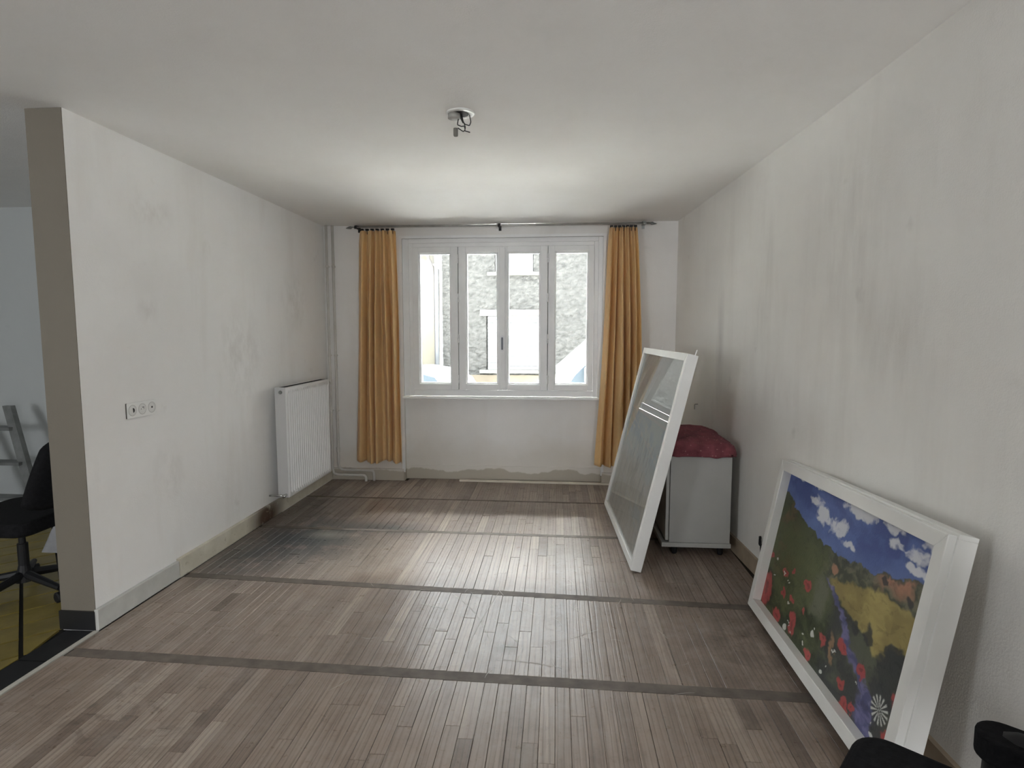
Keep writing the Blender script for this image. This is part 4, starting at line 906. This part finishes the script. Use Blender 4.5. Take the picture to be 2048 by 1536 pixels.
# ------------------------------------------------------------------ vehicles
M_car = plain('white_car_paint', (0.30, 0.305, 0.31), 0.35); M_cglass = plain('car_glass', (0.022, 0.030, 0.038), 0.3, spec=0.08); M_tyre = plain('tyre', (0.02, 0.02, 0.02), 0.9); M_trimc = plain('car_trim', (0.07, 0.07, 0.08), 0.5)
def extrude_loft(mb, side, ys):
    # side: list of (x, z) outline; ys: list of (y, sx, sz, zc) sections across the width
    n = len(side); k = len(mb.v); cx = sum(p[0] for p in side) / n
    for (y, sx, sz, zc) in ys:
        for x, z in side: mb.v.append((cx + (x - cx) * sx, y, zc + (z - zc) * sz))
    for j in range(len(ys) - 1):
        for i in range(n): mb.f.append((k + j * n + i, k + j * n + (i + 1) % n, k + (j + 1) * n + (i + 1) % n, k + (j + 1) * n + i))
    mb.f.append(tuple(k + i for i in range(n))); e = k + (len(ys) - 1) * n; mb.f.append(tuple(e + i for i in range(n))[::-1])
def wheels(t, xs_, ys_, r):
    for x in xs_:
        for y, s in ys_:
            mb = MB(); mb.lathe([(r * .62, -0.10), (r * .93, -0.10), (r, -0.07), (r, 0.07), (r * .93, 0.10), (r * .62, 0.10)], (x, y, r), (0, 1, 0), 24); w = mb.build('wheel', M_tyre, t, smooth=False)
            mb = MB(); mb.lathe([(r * .60, 0.085), (r * .55, 0.095), (r * .12, 0.06), (r * .10, 0.10)], (x, y, r), (0, s, 0), 20); mb.build('hub_cap', M_alu, w, smooth=False)
def win_panel(mb, poly, y, off, lean=0.0, zref=0.9):
    # window as a thin panel on the car's side, following the inward lean of the cabin
    P = [(x, y + off + lean * (z - zref), z) for x, z in poly]; Q = [(x, y + off * 0.1 + 0.012 + lean * (z - zref), z) for x, z in poly]; n = len(poly)
    mb.add(P + Q, [tuple(range(n)), tuple(range(n, 2 * n))[::-1]] + [(i, (i + 1) % n, n + (i + 1) % n, n + i) for i in range(n)])
# hatchback parked by the houses: tail to the right
car = thing('hatchback_car', 'white hatchback parked across the street in front of the houses', 'car', (-3.4, 11.05, ZG))
body = [(-2.0, 0.28), (-2.05, 0.55), (-1.95, 0.75), (-1.0, 0.93), (1.75, 1.00), (1.86, 0.85), (1.90, 0.55), (1.86, 0.26)]
mb = MB(); extrude_loft(mb, body, [(-0.84, 0.985, 0.93, 0.62), (-0.80, 1, 1, 0.6), (0.80, 1, 1, 0.6), (0.84, 0.985, 0.93, 0.62)]); mb.build('body', M_car, car, bevel=0.04, seg=3)
cabin = [(-1.05, 0.90), (-0.35, 1.40), (0.15, 1.50), (0.85, 1.515), (1.30, 1.44), (1.62, 1.25), (1.78, 0.96)]
mb = MB(); extrude_loft(mb, cabin, [(-0.80, 1.0, 0.93, 0.95), (-0.66, 0.97, 1.0, 0.95), (0.66, 0.97, 1.0, 0.95), (0.80, 1.0, 0.93, 0.95)]); mb.build('cabin', M_car, car, bevel=0.03, seg=3)
for s in (-1,):
    for poly in ([(-0.80, 0.98), (-0.25, 1.34), (0.05, 1.40), (0.05, 0.98)], [(0.11, 0.98), (0.11, 1.41), (0.92, 1.42), (0.92, 0.98)], [(0.97, 0.98), (0.97, 1.415), (1.18, 1.36), (1.28, 1.22), (1.28, 1.06), (1.24, 0.98)]):
        mb = MB(); win_panel(mb, poly, -0.815, -0.012, 0.0, 0.95); mb.build('side_window', M_cglass, car)
mb = MB(); mb.box(-0.95, 1.34, -0.822, -0.79, 0.945, 0.965); mb.build('belt_trim', M_trimc, car)
wheels(car, (-1.30, 1.20), ((-0.74, -1), (0.74, 1)), 0.31)
mb = MB(); mb.box(1.78, 1.905, -0.80, -0.60, 0.62, 0.86); mb.build('tail_lamp', plain('tail_red', (0.4, 0.02, 0.02), 0.2), car, bevel=0.02)
# van in front of the window: nose to the left
van = thing('white_van', 'white van parked in the street close to the window', 'van', (1.75, 8.7, ZG))
vb = [(-2.22, 0.30), (-2.28, 0.70), (-2.18, 1.25), (-2.02, 1.42), (-1.72, 1.57), (2.3, 1.57), (2.4, 0.9), (2.36, 0.30)]
mb = MB(); extrude_loft(mb, vb, [(-0.92, 0.985, 0.95, 0.7), (-0.88, 1, 1, 0.7), (0.88, 1, 1, 0.7), (0.92, 0.985, 0.95, 0.7)]); mb.build('body', M_car, van, bevel=0.04, seg=3)
vc = [(-1.80, 1.54), (-1.18, 2.10), (-0.98, 2.20), (2.22, 2.22), (2.32, 1.54)]
mb = MB(); extrude_loft(mb, vc, [(-0.90, 1, 0.97, 1.55), (-0.84, 0.99, 1.0, 1.55), (0.84, 0.99, 1, 1.55), (0.90, 1, 0.97, 1.55)]); mb.build('cabin', M_car, van, bevel=0.03, seg=3)
mb = MB(); mb.add([(-1.83, -0.80, 1.575), (-1.24, -0.74, 2.10), (-1.24, 0.74, 2.10), (-1.83, 0.80, 1.575), (-1.79, -0.80, 1.56), (-1.20, -0.74, 2.085), (-1.20, 0.74, 2.085), (-1.79, 0.80, 1.56)], [(0, 1, 2, 3), (7, 6, 5, 4), (0, 4, 5, 1), (1, 5, 6, 2), (2, 6, 7, 3), (3, 7, 4, 0)]); mb.build('windscreen', plain('screen_glass', (0.05, 0.06, 0.055), 0.3, spec=0.1), van)
for poly in ([(-1.57, 1.50), (-1.50, 1.60), (-1.08, 2.02), (-0.98, 2.06), (-0.42, 2.06), (-0.42, 1.50)], [(-0.30, 1.50), (-0.30, 2.06), (0.7, 2.06), (0.7, 1.50)]):
    mb = MB(); win_panel(mb, poly, -0.905, -0.016, 0.0, 1.5); mb.build('side_window', M_cglass, van)
mb = MB(); mb.box(-1.38, -1.22, -1.10, -0.94, 1.50, 1.72); mb.build('wing_mirror', M_trimc, van, bevel=0.03, seg=3)
wheels(van, (-1.45, 1.5), ((-0.80, -1), (0.80, 1)), 0.33)
